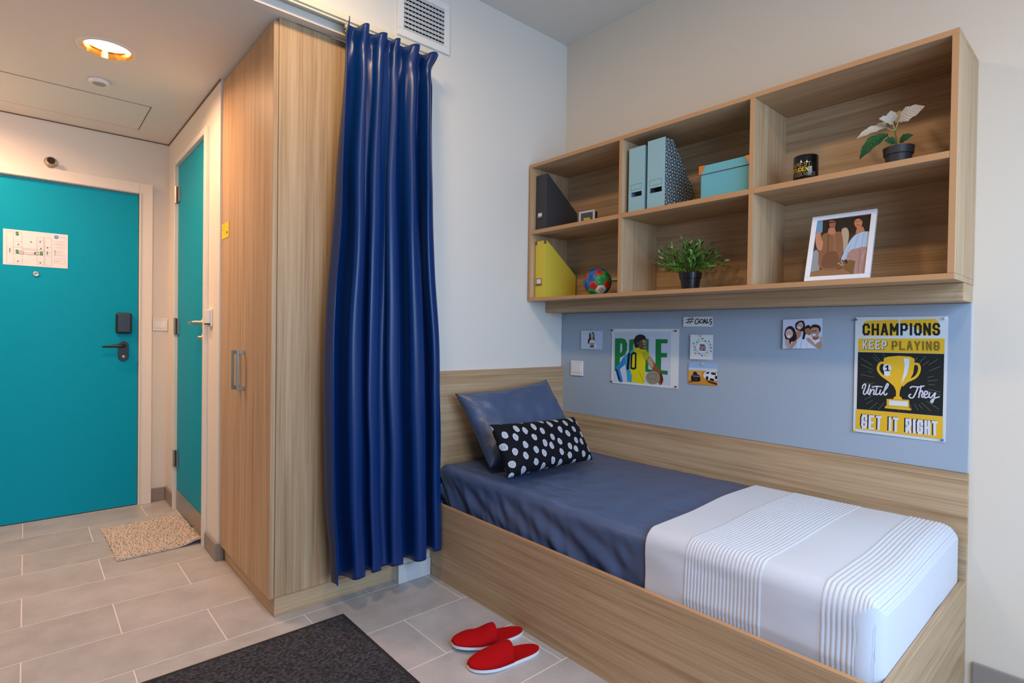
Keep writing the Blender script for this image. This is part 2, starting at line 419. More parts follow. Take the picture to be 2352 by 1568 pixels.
# ------------------------------------------------------------------ entrance door
d1 = root('door_1', (-2.31, YD, 0), 'teal entrance door in a white frame at the end of the hall', kind='structure')
DX0, DX1, DZ = -2.77, -1.852, 2.07
B(DX0, DX1, YD-0.022, YD-0.001, 0.006, DZ).build('door_leaf', TEAL, d1, bevel=0.001)
fr = MB()
fr.box(DX1+0.004, DX1+0.078, YD-0.045, YD-0.001, 0, DZ+0.08).box(DX0-0.078, DX0-0.004, YD-0.045, YD-0.001, 0, DZ+0.08).box(DX0-0.004, DX1+0.004, YD-0.045, YD-0.001, DZ+0.006, DZ+0.08)
fr.box(DX1+0.003, DX1+0.012, YD-0.052, YD-0.045, 0, DZ+0.014).box(DX0, DX1+0.003, YD-0.052, YD-0.045, DZ+0.008, DZ+0.014)
fr.build('door_frame', PAINT_D, d1, bevel=0.004)
YL = YD-0.0225
rd = B(-1.974, -1.886, YL-0.028, YL, 1.147, 1.283).build('card_reader', BLACK, d1, bevel=0.012); rd['label'] = 'black card reader box'
hp = MB(); out = []
hx, hz0, hz1, hr = -1.931, 0.995, 1.068, 0.029
for i in range(13): out.append((hx+hr*math.cos(PI*i/12), YL, hz1+hr*math.sin(PI*i/12)))
for i in range(13): out.append((hx+hr*math.cos(PI+PI*i/12), YL, hz0+hr*math.sin(PI+PI*i/12)))
hp.prism(out, (0, -0.008, 0)); pl = hp.build('handle_plate', BLACK, d1, bevel=0.002); smooth_by_angle(pl)
lv = MB(); lv.lathe([(0.012, 0), (0.012, -0.045), (0.008, -0.05)], (hx, YL-0.008, hz1), 16, axis=1)
lv.tube([(hx, YL-0.05, hz1), (hx-0.02, YL-0.052, hz1-0.001), (hx-0.06, YL-0.05, hz1-0.003), (hx-0.115, YL-0.047, hz1-0.006)], [0.012, 0.011, 0.009, 0.005], 12)
lv.build('lever', BLACK, pl, smooth=True)
MB().lathe([(0.011, 0), (0.011, -0.012), (0.007, -0.014)], (hx, YL-0.008, hz0), 16, axis=1).build('lock_cylinder', STEEL, pl, smooth=True)
pk = un(83, 629, 1, YL); MB().lathe([(0.016, 0), (0.016, -0.004), (0.009, -0.007), (0.007, -0.004)], (pk.x, YL, pk.z), 20, axis=1).build('peephole', CHROME, d1, smooth=True)

# evacuation plan on the entrance door
Q = [(40, 745), (818, 828), (806, 1233), (33, 1173)]
pw, ph = 0.297, 0.21
P = Print(pw, ph, Q); g = (90, 84, 96)
for x0, y0, x1, y1 in ((80, 775, 160, 1155), (160, 790, 265, 1165), (440, 850, 525, 1180), (535, 860, 618, 1190)):
    P.line([(x0, y0), (x1, y0+8), (x1, y1+8), (x0, y1), (x0, y0)], 0.0008, g)
for y in (965, 1000, 1040): P.line([(80, y), (280, y+14)], 0.0007, g)
for y in (900, 958, 1128): P.line([(170, y), (265, y+8)], 0.0007, g)
for y in (890, 925, 962, 1145): P.line([(440, y), (525, y+6)], 0.0007, g)
for y in (970, 1035, 1075): P.line([(535, y), (618, y+8)], 0.0007, g)
P.line([(265, 985), (530, 1005)], 0.0009, g).line([(265, 1000), (540, 1022)], 0.0009, g)
P.poly([(300, 1035), (402, 1042), (402, 1068), (300, 1060)], (170, 165, 172)).poly([(306, 1041), (396, 1047), (396, 1062), (306, 1055)], (226, 222, 222))
P.poly([(410, 1032), (470, 1036), (470, 1068), (410, 1064)], (60, 50, 60)).poly([(424, 1040), (470, 1043), (470, 1062), (424, 1060)], (220, 214, 214))
P.poly([(230, 1020), (285, 1026), (285, 1056), (230, 1050)], (60, 50, 60)).poly([(234, 1025), (280, 1030), (280, 1051), (234, 1046)], (220, 214, 214))
for x, y in ((208, 806), (205, 1022), (494, 1048)):
    P.poly([(x-17, y-22), (x+17, y-19), (x+17, y+26), (x-17, y+23)], (40, 130, 62)).line([(x-8, y+10), (x+8, y-10)], 0.0012, (210, 235, 210))
for x, y in ((117, 992), (117, 1018), (220, 938), (212, 1142), (482, 908), (488, 990), (568, 982), (565, 1034), (565, 1055), (478, 1162)): P.circ(x, y, 8, (66, 74, 150), 8, 8)
P.circ(372, 910, 9, (70, 130, 190), 9, 8).circ(677, 853, 25, (72, 130, 196), 20, 20).circ(677, 853, 12, (150, 190, 226), 10, 14)
P.line([(712, 855), (780, 862)], 0.0012, (170, 175, 190))
for y, x1 in ((905, 780), (930, 750), (945, 775), (978, 775), (1020, 745), (1043, 735), (1070, 775)): P.line([(655, y), (x1, y+9)], 0.0009, (150, 140, 165))
for y in (1020, 1043, 1066): P.circ(656, y, 6, (66, 100, 170), 6, 8)
P.line([(650, 1105), (772, 1114), (770, 1178), (648, 1168), (650, 1105)], 0.0006, (150, 145, 155))
for y, x1 in ((1128, 735), (1140, 720), (1150, 712)): P.line([(656, y), (x1, y+5)], 0.0006, (150, 145, 165))
paper('evacuation_plan', 'white floor plan notice with green squares on the teal entrance door', 'notice', (-2.515, YL, 1.548), pw, ph, (1, 0, 0), (0, 0, 1), (0, -1, 0), P)

# ------------------------------------------------------------------ bathroom door
d2 = root('door_2', (XB, 1.46, 0), 'teal bathroom door with steel kick plate in the hall side', kind='structure')
XF = XB+0.004
B(XF, XF+0.035, 1.095, 1.862, 0.01, 2.235).build('door_leaf', TEAL, d2, bevel=0.001)
fr = MB().box(XB-0.018, XB+0.06, 1.044, 1.092, 0, 2.275).box(XB-0.018, XB+0.06, 1.864, 1.884, 0, 2.275).box(XB-0.018, XB+0.06, 1.092, 1.864, 2.24, 2.275)
fr.build('door_frame', PAINT_D, d2, bevel=0.003)
B(XF-0.002, XF, 1.10, 1.858, 0.012, 0.14).build('kick_plate', STEEL, d2)
for z0 in (1.996, 1.146, 0.287):
    h = MB().lathe([(0.008, z0), (0.008, z0+0.108)], (XB-0.012, 1.858, 0), 12).box(XB-0.004, XB+0.003, 1.80, 1.858, z0+0.004, z0+0.104)
    h.build('hinge', STEEL, d2)
hd = MB().lathe([(0.026, 0), (0.026, -0.008), (0.011, -0.010), (0.011, -0.045)], (XF, 1.165, 1.218), 20, axis=0)
hd.tube([(XF-0.045, 1.165, 1.218), (XF-0.047, 1.19, 1.218), (XF-0.047, 1.285, 1.216), (XF-0.04, 1.30, 1.216)], [0.010, 0.010, 0.0085, 0.006], 12)
hd.build('lever', STEEL, d2, smooth=True)
MB().lathe([(0.026, 0), (0.026, -0.008), (0.009, -0.010), (0.009, -0.028), (0.004, -0.03)], (XF, 1.165, 1.135), 20, axis=0).build('thumb_turn', STEEL, d2, smooth=True)

# ------------------------------------------------------------------ small fittings in the hall
def rocker(name, label, c, R, U, Nn, wd, ht, d=0.009):
    R, U, Nn, c = Vector(R), Vector(U), Vector(Nn), Vector(c)
    r = root(name, c-U*ht/2, label, 'switch')
    def bx(x0, x1, y0, y1, n0, n1):
        return MB().prism([c+R*x+U*y+Nn*n0 for x, y in ((x0, y0), (x1, y0), (x1, y1), (x0, y1))], Nn*(n1-n0))
    bx(-wd/2, wd/2, -ht/2, ht/2, 0.0003, d).build('plate', WHITE, r, bevel=0.002)
    bx(-wd*.36, wd*.36, -ht*.28, ht*.34, d, d+0.003).build('rocker', WHITE, r, bevel=0.001)
    bx(-wd*.36, wd*.36, ht*.37, ht*.39, d, d+0.0004).build('seam', mat('grey_plastic', (150, 152, 155), .5), r)
    return r
rocker('light_switch', 'square white switch plate on the hall wall beside the entrance door', (-1.722, YD, 1.211), (1, 0, 0), (0, 0, 1), (0, -1, 0), 0.088, 0.084)
th = root('card_switch', (XB, 0.985, 1.20), 'white card slot switch beside the bathroom door handle', 'switch')
B(XB-0.010, XB-0.0005, 0.945, 1.03, 1.198, 1.288).build('plate', WHITE, th, bevel=0.002)
B(XB-0.028, XB-0.010, 0.952, 1.022, 1.212, 1.286).build('card_holder', WHITE, th, bevel=0.004)
B(XB-0.026, XB-0.010, 0.958, 1.016, 1.206, 1.2115).build('slot', DARK, th)
sp = un(117, 373, 1, YD)
sr = root('sprinkler_head', (sp.x, YD, sp.z), 'small chrome sprinkler head on the wall above the entrance door', 'sprinkler')
MB().lathe([(0.034, 0), (0.034, -0.004), (0.020, -0.012), (0.018, -0.02)], (sp.x, YD-0.0005, sp.z), 24, axis=1).build('escutcheon', CHROME, sr, smooth=True)
MB().lathe([(0.010, -0.02), (0.010, -0.045), (0.02, -0.05), (0.02, -0.053)], (sp.x, YD-0.0005, sp.z), 16, axis=1).build('nozzle', mat('dark_bronze', (60, 40, 32), 0.4, 0.8), sr)
sm = root('smoke_detector', (-2.135, 1.272, HCOR-0.016), 'round white detector disc on the hall ceiling behind the lamp', 'detector')
MB().lathe([(0.030, -0.0185), (0.038, -0.0185), (0.045, -0.012), (0.045, -0.0005)], (-2.135, 1.272, HCOR), 32).build('housing', WHITE, sm, smooth=True)
MB().lathe([(0.018, -0.021), (0.026, -0.0205), (0.028, -0.0186)], (-2.135, 1.272, HCOR), 28).build('grille', mat('grey_plastic'), sm, smooth=True)
# access hatch
hx0, hx1, hy0, hy1 = -2.56, -1.876, 1.482, 1.965
ht = root('ceiling_hatch', ((hx0+hx1)/2, (hy0+hy1)/2, HCOR-0.002), 'flush rectangular access hatch in the hall ceiling above the entrance door', 'hatch')
B(hx0+0.005, hx1-0.005, hy0+0.005, hy1-0.005, HCOR-0.0018, HCOR-0.0002).build('panel', CEIL, ht)
gp = MB()
for a in ((hx0, hx1, hy0, hy0+0.004), (hx0, hx1, hy1-0.004, hy1), (hx0, hx0+0.004, hy0, hy1), (hx1-0.004, hx1, hy0, hy1)): gp.box(*a, HCOR-0.0012, HCOR-0.0002)
gp.build('joint', mat('shadow_gap_brown'), ht)
# recessed lamps
def downlight(x, y, z, r, label, power, color, emit):
    q = root('recessed_lamp', (x, y, z-0.006), label, 'lamp')
    MB().lathe([(r-0.004, -0.0045), (r+0.006, -0.006), (r+0.018, -0.004), (r+0.019, -0.0003)], (x, y, z), 48, cap=False).build('trim_ring', PAINT_D, q, smooth=True)
    MB().lathe([(r-0.004, -0.004), (r-0.010, 0.02), (r-0.022, 0.06), (r-0.03, 0.075)], (x, y, z), 48, cap=False).build('reflector', mat('gold_reflector', (222, 176, 96), 0.12, 1.0), q, smooth=True)
    MB().lathe([(0.001, 0.026), (r-0.018, 0.026), (r-0.016, 0.04), (0.001, 0.04)], (x, y, z), 40).build('diffuser', mat('lit_diffuser', (255, 232, 190), 0.5, emit=emit), q)
    l = area('lamp_light', (x, y, z+0.02), (0, 0, 0), 2*(r-0.02), 1, power, color, 'DISK'); l.data.spread = PI*0.98
    return q
downlight(LX, LY, HCOR, LR, 'round recessed lamp glowing in the hall ceiling', HALL_POWER, (1.0, 0.55, 0.31), 40)
downlight(-2.80, 1.62, HCOR, LR, 'added unseen recessed lamp in the hall ceiling near the left wall', HALL_POWER*1.25, (1.0, 0.55, 0.33), 40)  # assumed lamp out of view, added to fill the hall with warm light

# ------------------------------------------------------------------ wardrobe
wd_ = root('wardrobe', ((XWC+XWR)/2, (YW+YWE)/2, 0), 'tall pale wood wardrobe with two steel handles beside the blue curtain', 'wardrobe')
B(XWC, XWR, YW, YW+0.018, 0.081, HCOR-0.001).build('side_panel', WZ, wd_, bevel=0.0012)
B(XWC, XWR, YWE-0.018, YWE-0.001, 0.081, HCOR-0.001).build('side_panel', WZ, wd_)
B(XWC, XWR, YW+0.019, YWE-0.019, HCOR-0.02, HCOR-0.001).build('top_panel', WY, wd_)
B(XWC, XWR, YW+0.019, YWE-0.019, 0.081, 0.10).build('bottom_panel', WY, wd_)
B(XWR-0.008, XWR-0.0005, YW+0.019, YWE-0.019, 0.10, HCOR-0.02).build('back_panel', WZ, wd_)
B(XWC, XWR, YW, YW+0.018, 0, 0.080).build('plinth', WX, wd_)
B(XWC, XWC+0.018, YW+0.019, YWE-0.001, 0, 0.080).build('plinth', WY, wd_)
for (a, b, hy) in ((YW+0.001, 0.4445, 0.415), (0.4475, YWE-0.002, 0.492)):
    dd = B(XWC-0.0205, XWC-0.0015, a, b, 0.079, HCOR-0.018).build('door', [WZ], wd_, bevel=0.0012)
    x = XWC-0.0205; h = MB()
    h.box(x-0.034, x-0.024, hy-0.006, hy+0.006, 0.905, 1.087).box(x-0.0245, x, hy-0.006, hy+0.006, 0.905, 0.923).box(x-0.0245, x, hy-0.006, hy+0.006, 1.069, 1.087)
    h.build('handle', STEEL, dd, bevel=0.001)
P = Print(0.125, 0.075)
P.line([(0.015, 0.058), (0.06, 0.060)], 0.002, (90, 80, 20)).line([(0.012, 0.044), (0.045, 0.046)], 0.002, (110, 95, 20))
P.poly([(0.08, 0.02), (0.105, 0.02), (0.103, 0.032), (0.094, 0.028), (0.088, 0.034)], (70, 60, 30))
r, fn = paper('sticky_note', 'small yellow note stuck on the wardrobe door', 'note', (XWC-0.0208, 0.812, 1.638), 0.125, 0.075, (0, -1, 0), (0, 0, 1), (-1, 0, 0), P, color=mat('yellow_note', (250, 205, 0), 0.6))
[c for c in r.children if c.name.startswith('print')][0]['kind'] = 'stuff'

# ------------------------------------------------------------------ air vent on the back wall
vx0, vx1, vz0, vz1 = -1.14, -0.852, 2.547, 2.79
vt = root('air_vent', ((vx0+vx1)/2, 0, vz0), 'white louvred air vent on the wall above the curtain', 'vent')
f = MB(); e = 0.032
f.box(vx0, vx1, -0.012, -0.0005, vz0, vz0+e).box(vx0, vx1, -0.012, -0.0005, vz1-e, vz1).box(vx0, vx0+e, -0.012, -0.0005, vz0+e, vz1-e).box(vx1-e, vx1, -0.012, -0.0005, vz0+e, vz1-e)
f.build('vent_frame', WHITE, vt, bevel=0.002)
B(vx0+e, vx1-e, -0.0012, -0.0005, vz0+e, vz1-e).build('backing', BLACK, vt)
k = 9
for i in range(k):
    z = vz0+e+0.006+(vz1-vz0-2*e-0.012)*i/(k-1)
    MB().prism([(vx0+e, -0.0115, z-0.007), (vx0+e, -0.0100, z-0.008), (vx0+e, -0.003, z+0.008), (vx0+e, -0.0045, z+0.009)], (vx1-vx0-2*e, 0, 0)).build('louvre', mat('grey_white_metal', (205, 207, 208), 0.4), vt)
m = MB()
for i in range(12):
    x = vx0+e+(vx1-vx0-2*e)*(i+0.5)/12; m.box(x-0.002, x+0.002, -0.0028, -0.0016, vz0+e, vz1-e)
m.build('rear_blades', mat('grey_white_metal'), vt)

# ------------------------------------------------------------------ curtain rail and curtain
cr = root('curtain_rail', (-2.0, -0.03, 2.468), 'cream curtain track running along the bulkhead', 'curtain rail')
B(XL+0.02, -1.0, -0.048, -0.001, 2.490, 2.516).build('track', mat('cream_metal', (226, 218, 196), 0.4), cr, bevel=0.002)
B(XL+0.02, -1.0, -0.040, -0.030, 2.480, 2.490).build('lip', mat('cream_metal'), cr)
for i in range(8):
    x = -1.40+i*0.05; g_ = MB().box(x-0.004, x+0.004, -0.040, -0.030, 2.466, 2.482)
    g_.tube([(x, -0.035, 2.468), (x, -0.041, 2.458), (x, -0.036, 2.45), (x, -0.028, 2.456)], 0.0016, 6).build('glider_hook', mat('cream_metal'), cr)
CUR = mat('blue_satin_curtain', (4, 47, 106), 0.34, 0, 0.45)
t = N(CUR); tc = t.n('ShaderNodeTexCoord'); wv = t.n('ShaderNodeTexNoise', Scale=420.0, Detail=1.0); t.l(tc.outputs['Object'], wv.inputs['Vector']); t.bump(wv.outputs['Fac'], 0.06, 0.001)
XLt = [(0, -1.425), (0.06, -1.435), (0.3, -1.458), (0.65, -1.496), (0.85, -1.49), (1, -1.468)]
XRt = [(0, -0.985), (0.035, -1.003), (0.3, -1.002), (0.65, -0.958), (0.8, -0.945), (1, -0.936)]
ZT, ZB = 2.478, 0.135
def cur(u, v):
    s = v; z = lerp(ZT, ZB, s)
    xl, xr = tab(s, XLt), tab(s, XRt)
    uu = u+0.018*math.sin(2*PI*u*1.7+1.0+s*1.2)+0.010*math.sin(2*PI*u*3.1+2.2-s*2.3)
    ph = 2*PI*(5.4*uu)+1.2+0.5*math.sin(s*2.5+u*3)
    amp = lerp(0.028, 0.056, sstep(0.04, 0.45, s))*(0.8+0.35*math.sin(u*9.0+0.6))
    a2 = 0.007*sstep(0.0, 0.1, s)*(1-0.9*sstep(0.1, 0.6, s))
    wv = math.sin(ph)+0.10*math.sin(2*ph+0.9)
    y = -0.086-amp*wv-a2*math.sin(2*PI*11*u+3.0*s)
    x = lerp(xl, xr, u)-0.013*math.sin(2*ph)*lerp(0.3, 1.0, sstep(0.05, 0.4, s))
    # gathered heading: tight pinches under a frilled top edge
    hd = math.exp(-((s-0.042)/0.014)**2)
    y += hd*0.020*(0.4+0.6*math.sin(ph*2+1.3)); y = lerp(y, -0.078-0.02*math.sin(ph), 0.55*hd)
    if s < 0.03:
        fl_ = 1-s/0.03; y -= 0.010*fl_*math.sin(ph*1.0+0.5); z -= 0.014*fl_*(0.5+0.5*math.cos(ph))
        x += 0.016*fl_*sstep(0.86, 1.0, u)
    if u > 0.985: y -= 0.01*(1-s)
    z += 0.012*math.sin(ph+0.4)*sstep(0.9, 1, s)*0.5+0.02*sstep(0.75, 1.0, u)*sstep(0.93, 1, s)
    x += 0.004*noise.noise((u*9, s*7, 3.1)); y += 0.012*noise.noise((u*8, s*3.5, 1.7))*sstep(0.03, 0.2, s)
    if s > 0.72:                         # hangs just clear of the bed rail
        k_ = sstep(0.72, 0.82, s); lim = -0.936
        if x > lim: x = lerp(x, lim-0.004*u, k_)
    y = min(y, -0.024 if s > 0.03 else -0.052)
    return (x, y, z)
m = MB().grid(cur, 420, 150)
cu = m.build('curtain', CUR, None, smooth=True, recalc=False, thick=0.0015)
tag(cu, 'long blue satin curtain hanging in folds beside the wardrobe', 'curtain')

# ------------------------------------------------------------------ floor textiles
RUG = mat('charcoal_woven_rug', (52, 52, 58), 0.9, 0, 0.2); t = N(RUG)
tc = t.n('ShaderNodeTexCoord'); mp = t.n('ShaderNodeMapping'); mp.inputs['Scale'].default_value = (1, 1, 0); t.l(tc.outputs['Object'], mp.inputs[0])
br = t.n('ShaderNodeTexBrick', Scale=62.0); br.inputs['Color1'].default_value = lin((98, 98, 108)); br.inputs['Color2'].default_value = lin((50, 50, 57)); br.inputs['Mortar'].default_value = lin((16, 16, 19)); br.inputs['Mortar Size'].default_value = 0.09; br.inputs['Mortar Smooth'].default_value = 0.8
br.inputs['Brick Width'].default_value = 0.62; br.inputs['Row Height'].default_value = 0.42
t.l(mp.outputs[0], br.inputs['Vector']); nz = t.n('ShaderNodeTexNoise', Scale=90.0, Detail=3.0); t.l(mp.outputs[0], nz.inputs['Vector'])
mx = t.n('ShaderNodeMix', data_type='RGBA', blend_type='MULTIPLY'); mx.inputs['Factor'].default_value = 0.8
t.l(br.outputs['Color'], mx.inputs['A']); t.l(t.ramp(nz.outputs['Fac'], [(0.3, (0.45, 0.45, 0.45, 1)), (0.7, (1.3, 1.3, 1.3, 1))]), mx.inputs['B'])
t.l(mx.outputs['Result'], t.b.inputs['Base Color']); t.bump(br.outputs['Fac'], -0.6, 0.004)
rg = root('floor_rug', (-2.06, -1.05, 0), 'charcoal woven rug on the tiles in front of the wardrobe', 'rug')
rx0, rx1, ry0, ry1 = -2.72, -1.432, -2.0, -0.125
B(rx0, rx1, ry0, ry1, 0.0005, 0.008).build('pile', RUG, rg, bevel=0.002)
f = MB(); e = 0.012
f.box(rx0-e, rx1+e, ry1, ry1+e, 0.0005, 0.0085).box(rx0-e, rx1+e, ry0-e, ry0, 0.0005, 0.0085).box(rx1, rx1+e, ry0, ry1, 0.0005, 0.0085).box(rx0-e, rx0, ry0, ry1, 0.0005, 0.0085)
f.build('binding', mat('black_rug_binding', (34, 34, 38), 0.8), rg, bevel=0.002)
# shaggy bath mat
CH = mat('beige_chenille', (214, 196, 176), 0.9, 0, 0.2, sheen=0.4)
mr = root('bath_mat', (-1.875, 1.405, 0), 'shaggy beige chenille mat in front of the bathroom door', 'mat', rot=(0, 0, 0.03))
def matz(x, y): return 0.004+0.022*math.exp(-((x-0.175)/0.06)**2-((y+0.29)/0.05)**2)
mw, md = 0.195, 0.285
m = MB().grid(lambda u, v: (lerp(-mw, mw, u), lerp(-md, md, v), matz(lerp(-mw, mw, u), lerp(-md, md, v))), 30, 30)
m.build('backing', mat('mat_backing', (190, 184, 178), 0.8), mr, local=True, smooth=True, thick=0.004)
m = MB(); rnd = random.Random(3)
for i in range(40):
    for j in range(58):
        x = lerp(-mw, mw, (i+rnd.uniform(.1, .9))/40); y = lerp(-md, md, (j+rnd.uniform(.1, .9))/58); z = matz(x, y)+0.002
        a = rnd.uniform(0, 2*PI); L = rnd.uniform(0.010, 0.018); k = rnd.uniform(0.35, 1.0)
        d = Vector((math.cos(a)*k, math.sin(a)*k, 1-0.55*k)).normalized()
        p = Vector((x, y, z)); s = d.cross(Vector((0, 0, 1)));  s = s.normalized() if s.length > .01 else Vector((1, 0, 0)); q = s.cross(d)
        vs = []
        for h, r in ((0, 0.0028), (0.55, 0.0042), (0.92, 0.0030)):
            for c in range(5): vs.append(p+d*L*h+(s*math.cos(c*2*PI/5)+q*math.sin(c*2*PI/5))*r)
        vs.append(p+d*L*1.05)
        m.add(vs, [(r*5+c, r*5+(c+1) % 5, r*5+5+(c+1) % 5, r*5+5+c) for r in (0, 1) for c in range(5)]+[(10+c, 10+(c+1) % 5, 15) for c in range(5)])
tf = m.build('tufts', CH, mr, local=True, smooth=True, recalc=False); tf['kind'] = 'stuff'
B(-mw, mw, -md-0.006, -md, 0.002, 0.007).build('hem', mat('mat_backing'), mr, local=True) if 0 else None

# slippers
RED = mat('red_felt', (172, 0, 6), 0.85, 0, 0.2); FOAM = mat('white_foam_sole', (226, 230, 236), 0.6)
def halfw(s):                            # sole half width along the length 0 heel .. 1 toe
    return 0.050*(max(0.0, 1-abs(2*s-1)**3.2))**0.5*(0.84+0.30*sstep(0.25, 0.75, s))
def slipper(label, heel, toe, lift=0.0, dent=0.0):
    hx, hy = heel; tx, ty = toe; L = math.hypot(tx-hx, ty-hy); a = math.atan2(ty-hy, tx-hx)
    r = root('slipper', (hx, hy, 0), label, 'slipper', 'pair of red slippers', rot=(0, 0, a))
    def base(s): return lift*sstep(0.35, 1.0, s)**1.5
    n = 40
    def ring(scale, z): return [((0.5+(k/n-0.5))*L, z) for k in range(n+1)]
    def slab(z0, z1, sc, name, mt):
        vs = []; 
        for k in range(n+1):
            s = 0.5-0.5*math.cos(PI*k/n); w_ = halfw(s)*sc; x = L*(0.5+(s-0.5)*(1-(1-sc)*0.25))
            vs += [(x, -w_, z0+base(s)), (x, w_, z0+base(s)), (x, -w_, z1+base(s)), (x, w_, z1+base(s))]
        fs = []
        for k in range(n):
            i = 4*k; fs += [(i, i+1, i+5, i+4), (i+2, i+6, i+7, i+3), (i, i+4, i+6, i+2), (i+1, i+3, i+7, i+5)]
        return MB().add(vs, fs).build(name, mt, r, local=True)
    slab(0.0005, 0.011, 1.0, 'sole', FOAM); slab(0.0112, 0.0150, 0.965, 'insole', RED)
    def up(u, v):                        # upper: v along from the opening to the toe, u across
        t_ = 2*u-1; s0 = 0.45-0.03*(1-t_*t_)
        s = lerp(s0, 0.997, v); w_ = halfw(s)*1.0
        h = 0.040*(1-sstep(0.0, 1.0, (s-0.40)/0.62))**0.75+0.009
        h -= dent*math.exp(-((s-0.62)/0.10)**2)
        q = max(0.0, 1-abs(t_)**2.4)**0.62
        return (L*s, w_*t_, 0.0118+base(s)+h*q)
    MB().grid(up, 29, 30).build('upper', RED, r, local=True, smooth=True, thick=0.004)
    return r
slipper('red slipper with a smooth rounded toe and white sole', (-0.972, -0.815), (-1.250, -0.748), 0.004)
slipper('red slipper with a dented upturned toe', (-0.935, -0.684), (-1.222, -0.612), 0.016, 0.010)

# ------------------------------------------------------------------ bed
BW, BL, RZ, PZ, HBZ = 0.926, 1.905, 0.358, 0.7235, 0.990
bd = root('bed_frame', (-0.463, -0.95, 0), 'pale wood box bed with headboard and wall panel', 'bed')
B(-BW, -0.0005, -0.018, -0.0005, 0, HBZ).build('headboard', WX, bd, bevel=0.001)
B(-0.018, -0.0005, -BL, -0.0185, 0, PZ).build('wall_panel', WY, bd, bevel=0.001)
B(-BW, -BW+0.018, -BL+0.0185, -0.0185, 0, RZ, fx=0).build('side_rail', WY, bd, bevel=0.001)
B(-BW+0.0185, -BW+0.018+0.0004, -1.8, -0.1, 0.2, 0.3) if 0 else None
B(-BW, -0.0185, -BL, -BL+0.018, 0, RZ).build('foot_panel', WX, bd, bevel=0.001)
B(-BW, -BW+0.018, -BL+0.0185, -0.0185, RZ, RZ+0.0012).build('edge_band', EDGE, bd)
B(-BW+0.0185, -0.0185, -BL+0.0185, -0.0185, 0.19, 0.21).build('slat_base', WY, bd)
# mattress in fitted sheet
SHEET = mat('slate_satin_sheet', (78, 96, 134), 0.38, 0, 0.5); t = N(SHEET)
tc = t.n('ShaderNodeTexCoord'); nz = t.n('ShaderNodeTexNoise', Scale=14.0, Detail=4.0, Distortion=0.8); t.l(tc.outputs['Object'], nz.inputs['Vector'])
nf = t.n('ShaderNodeTexNoise', Scale=500.0, Detail=1.0); t.l(tc.outputs['Object'], nf.inputs['Vector'])
t.bump(t.math('ADD', nz.outputs['Fac'], t.math('MULTIPLY', nf.outputs['Fac'], 0.04)), 0.12, 0.02)
MX0, MX1, MY0, MY1, MZ = -0.886, -0.021, -1.872, -0.021, 0.532
def corner(t_, r):                       # signed distance from an edge -> (offset inward, drop)
    if t_ >= r: return t_, 0.0
    if t_ <= -r: return 0.0, -t_
    a = (r-t_)/(2*r)*PI/2
    return r-r*math.sin(a), r-r*math.cos(a)
def topz(x, y):
    z = MZ
    z += 0.010*noise.noise((x*2.2, y*1.6, 0.3))
    z -= 0.012*math.exp(-((x+0.50)/0.26)**2-((y+0.42)/0.14)**2)
    return z
def rcorner(x, y, xf, yf, R_):           # rounds the vertical corner at the front of the foot end
    p, q = x-xf, y-yf
    if p < R_ and q < R_:
        l_ = math.hypot(p-R_, q-R_)
        if l_ > R_: return xf+R_+(p-R_)*R_/l_, yf+R_+(q-R_)*R_/l_
    return x, y
def mattress(a, s):                      # a across from the front face, s along from the head
    ox, dx = corner(a, 0.042); 
    sy = s; oy = 0.0; dy = 0.0
    if s < 0.05: oy, dy = corner(s, 0.03)
    elif s > 1.80: q_, dy = corner(1.851-s, 0.045); oy = 1.851-q_
    else: oy = s
    if a > 0.82: q_, dx2 = corner(0.865-a, 0.02); ox = 0.865-q_; dx = max(dx, dx2)
    x = MX0+ox; y = MY1-oy; d = max(dx, dy)
    z = topz(x, y)-d
    # quilting dents on top
    if d < 0.01:
        k1 = math.sin(x*2*PI/0.085+y*3.0); k2 = math.sin(y*2*PI/0.16+0.6*noise.noise((x*4, y*4, 2)))
        z -= 0.008*max(0, k1)**6*max(0, noise.noise((x*9, y*9, 5))+0.35)
        z += 0.0016*k2*0.5
        z += 0.004*noise.noise((x*10+y*5, y*11, 9.0))
    # loose wrinkles on the front face
    g_ = sstep(0.01, 0.10, dx)*(1-0.95*sstep(1.10, 1.19, s))
    if a < 0:
        head = math.exp(-s/0.22)
        wq = noise.noise((s*9-dx*16, dx*3, 4.0)); w2 = noise.noise((s*22-dx*30*(0.3+head), dx*5, 7.7))
        x -= g_*(0.016*wq+(0.009+0.014*head)*w2)-0.006*g_
        x = min(x, MX0+0.030); x = max(x, -BW+0.0192)
    x, y = rcorner(x, y, MX0, MY0, 0.05)
    return (x, y, max(z, 0.214))
m = MB(); NA, NS = 120, 300
m.grid(lambda u, v: mattress(lerp(-0.318, 0.865+0.31, u), lerp(-0.31, 1.851+0.31, v)), NA, NS)
ms = m.build('mattress', SHEET, None, smooth=True, recalc=False)
tag(ms, 'mattress in a slate blue satin sheet on the wood bed', 'mattress')
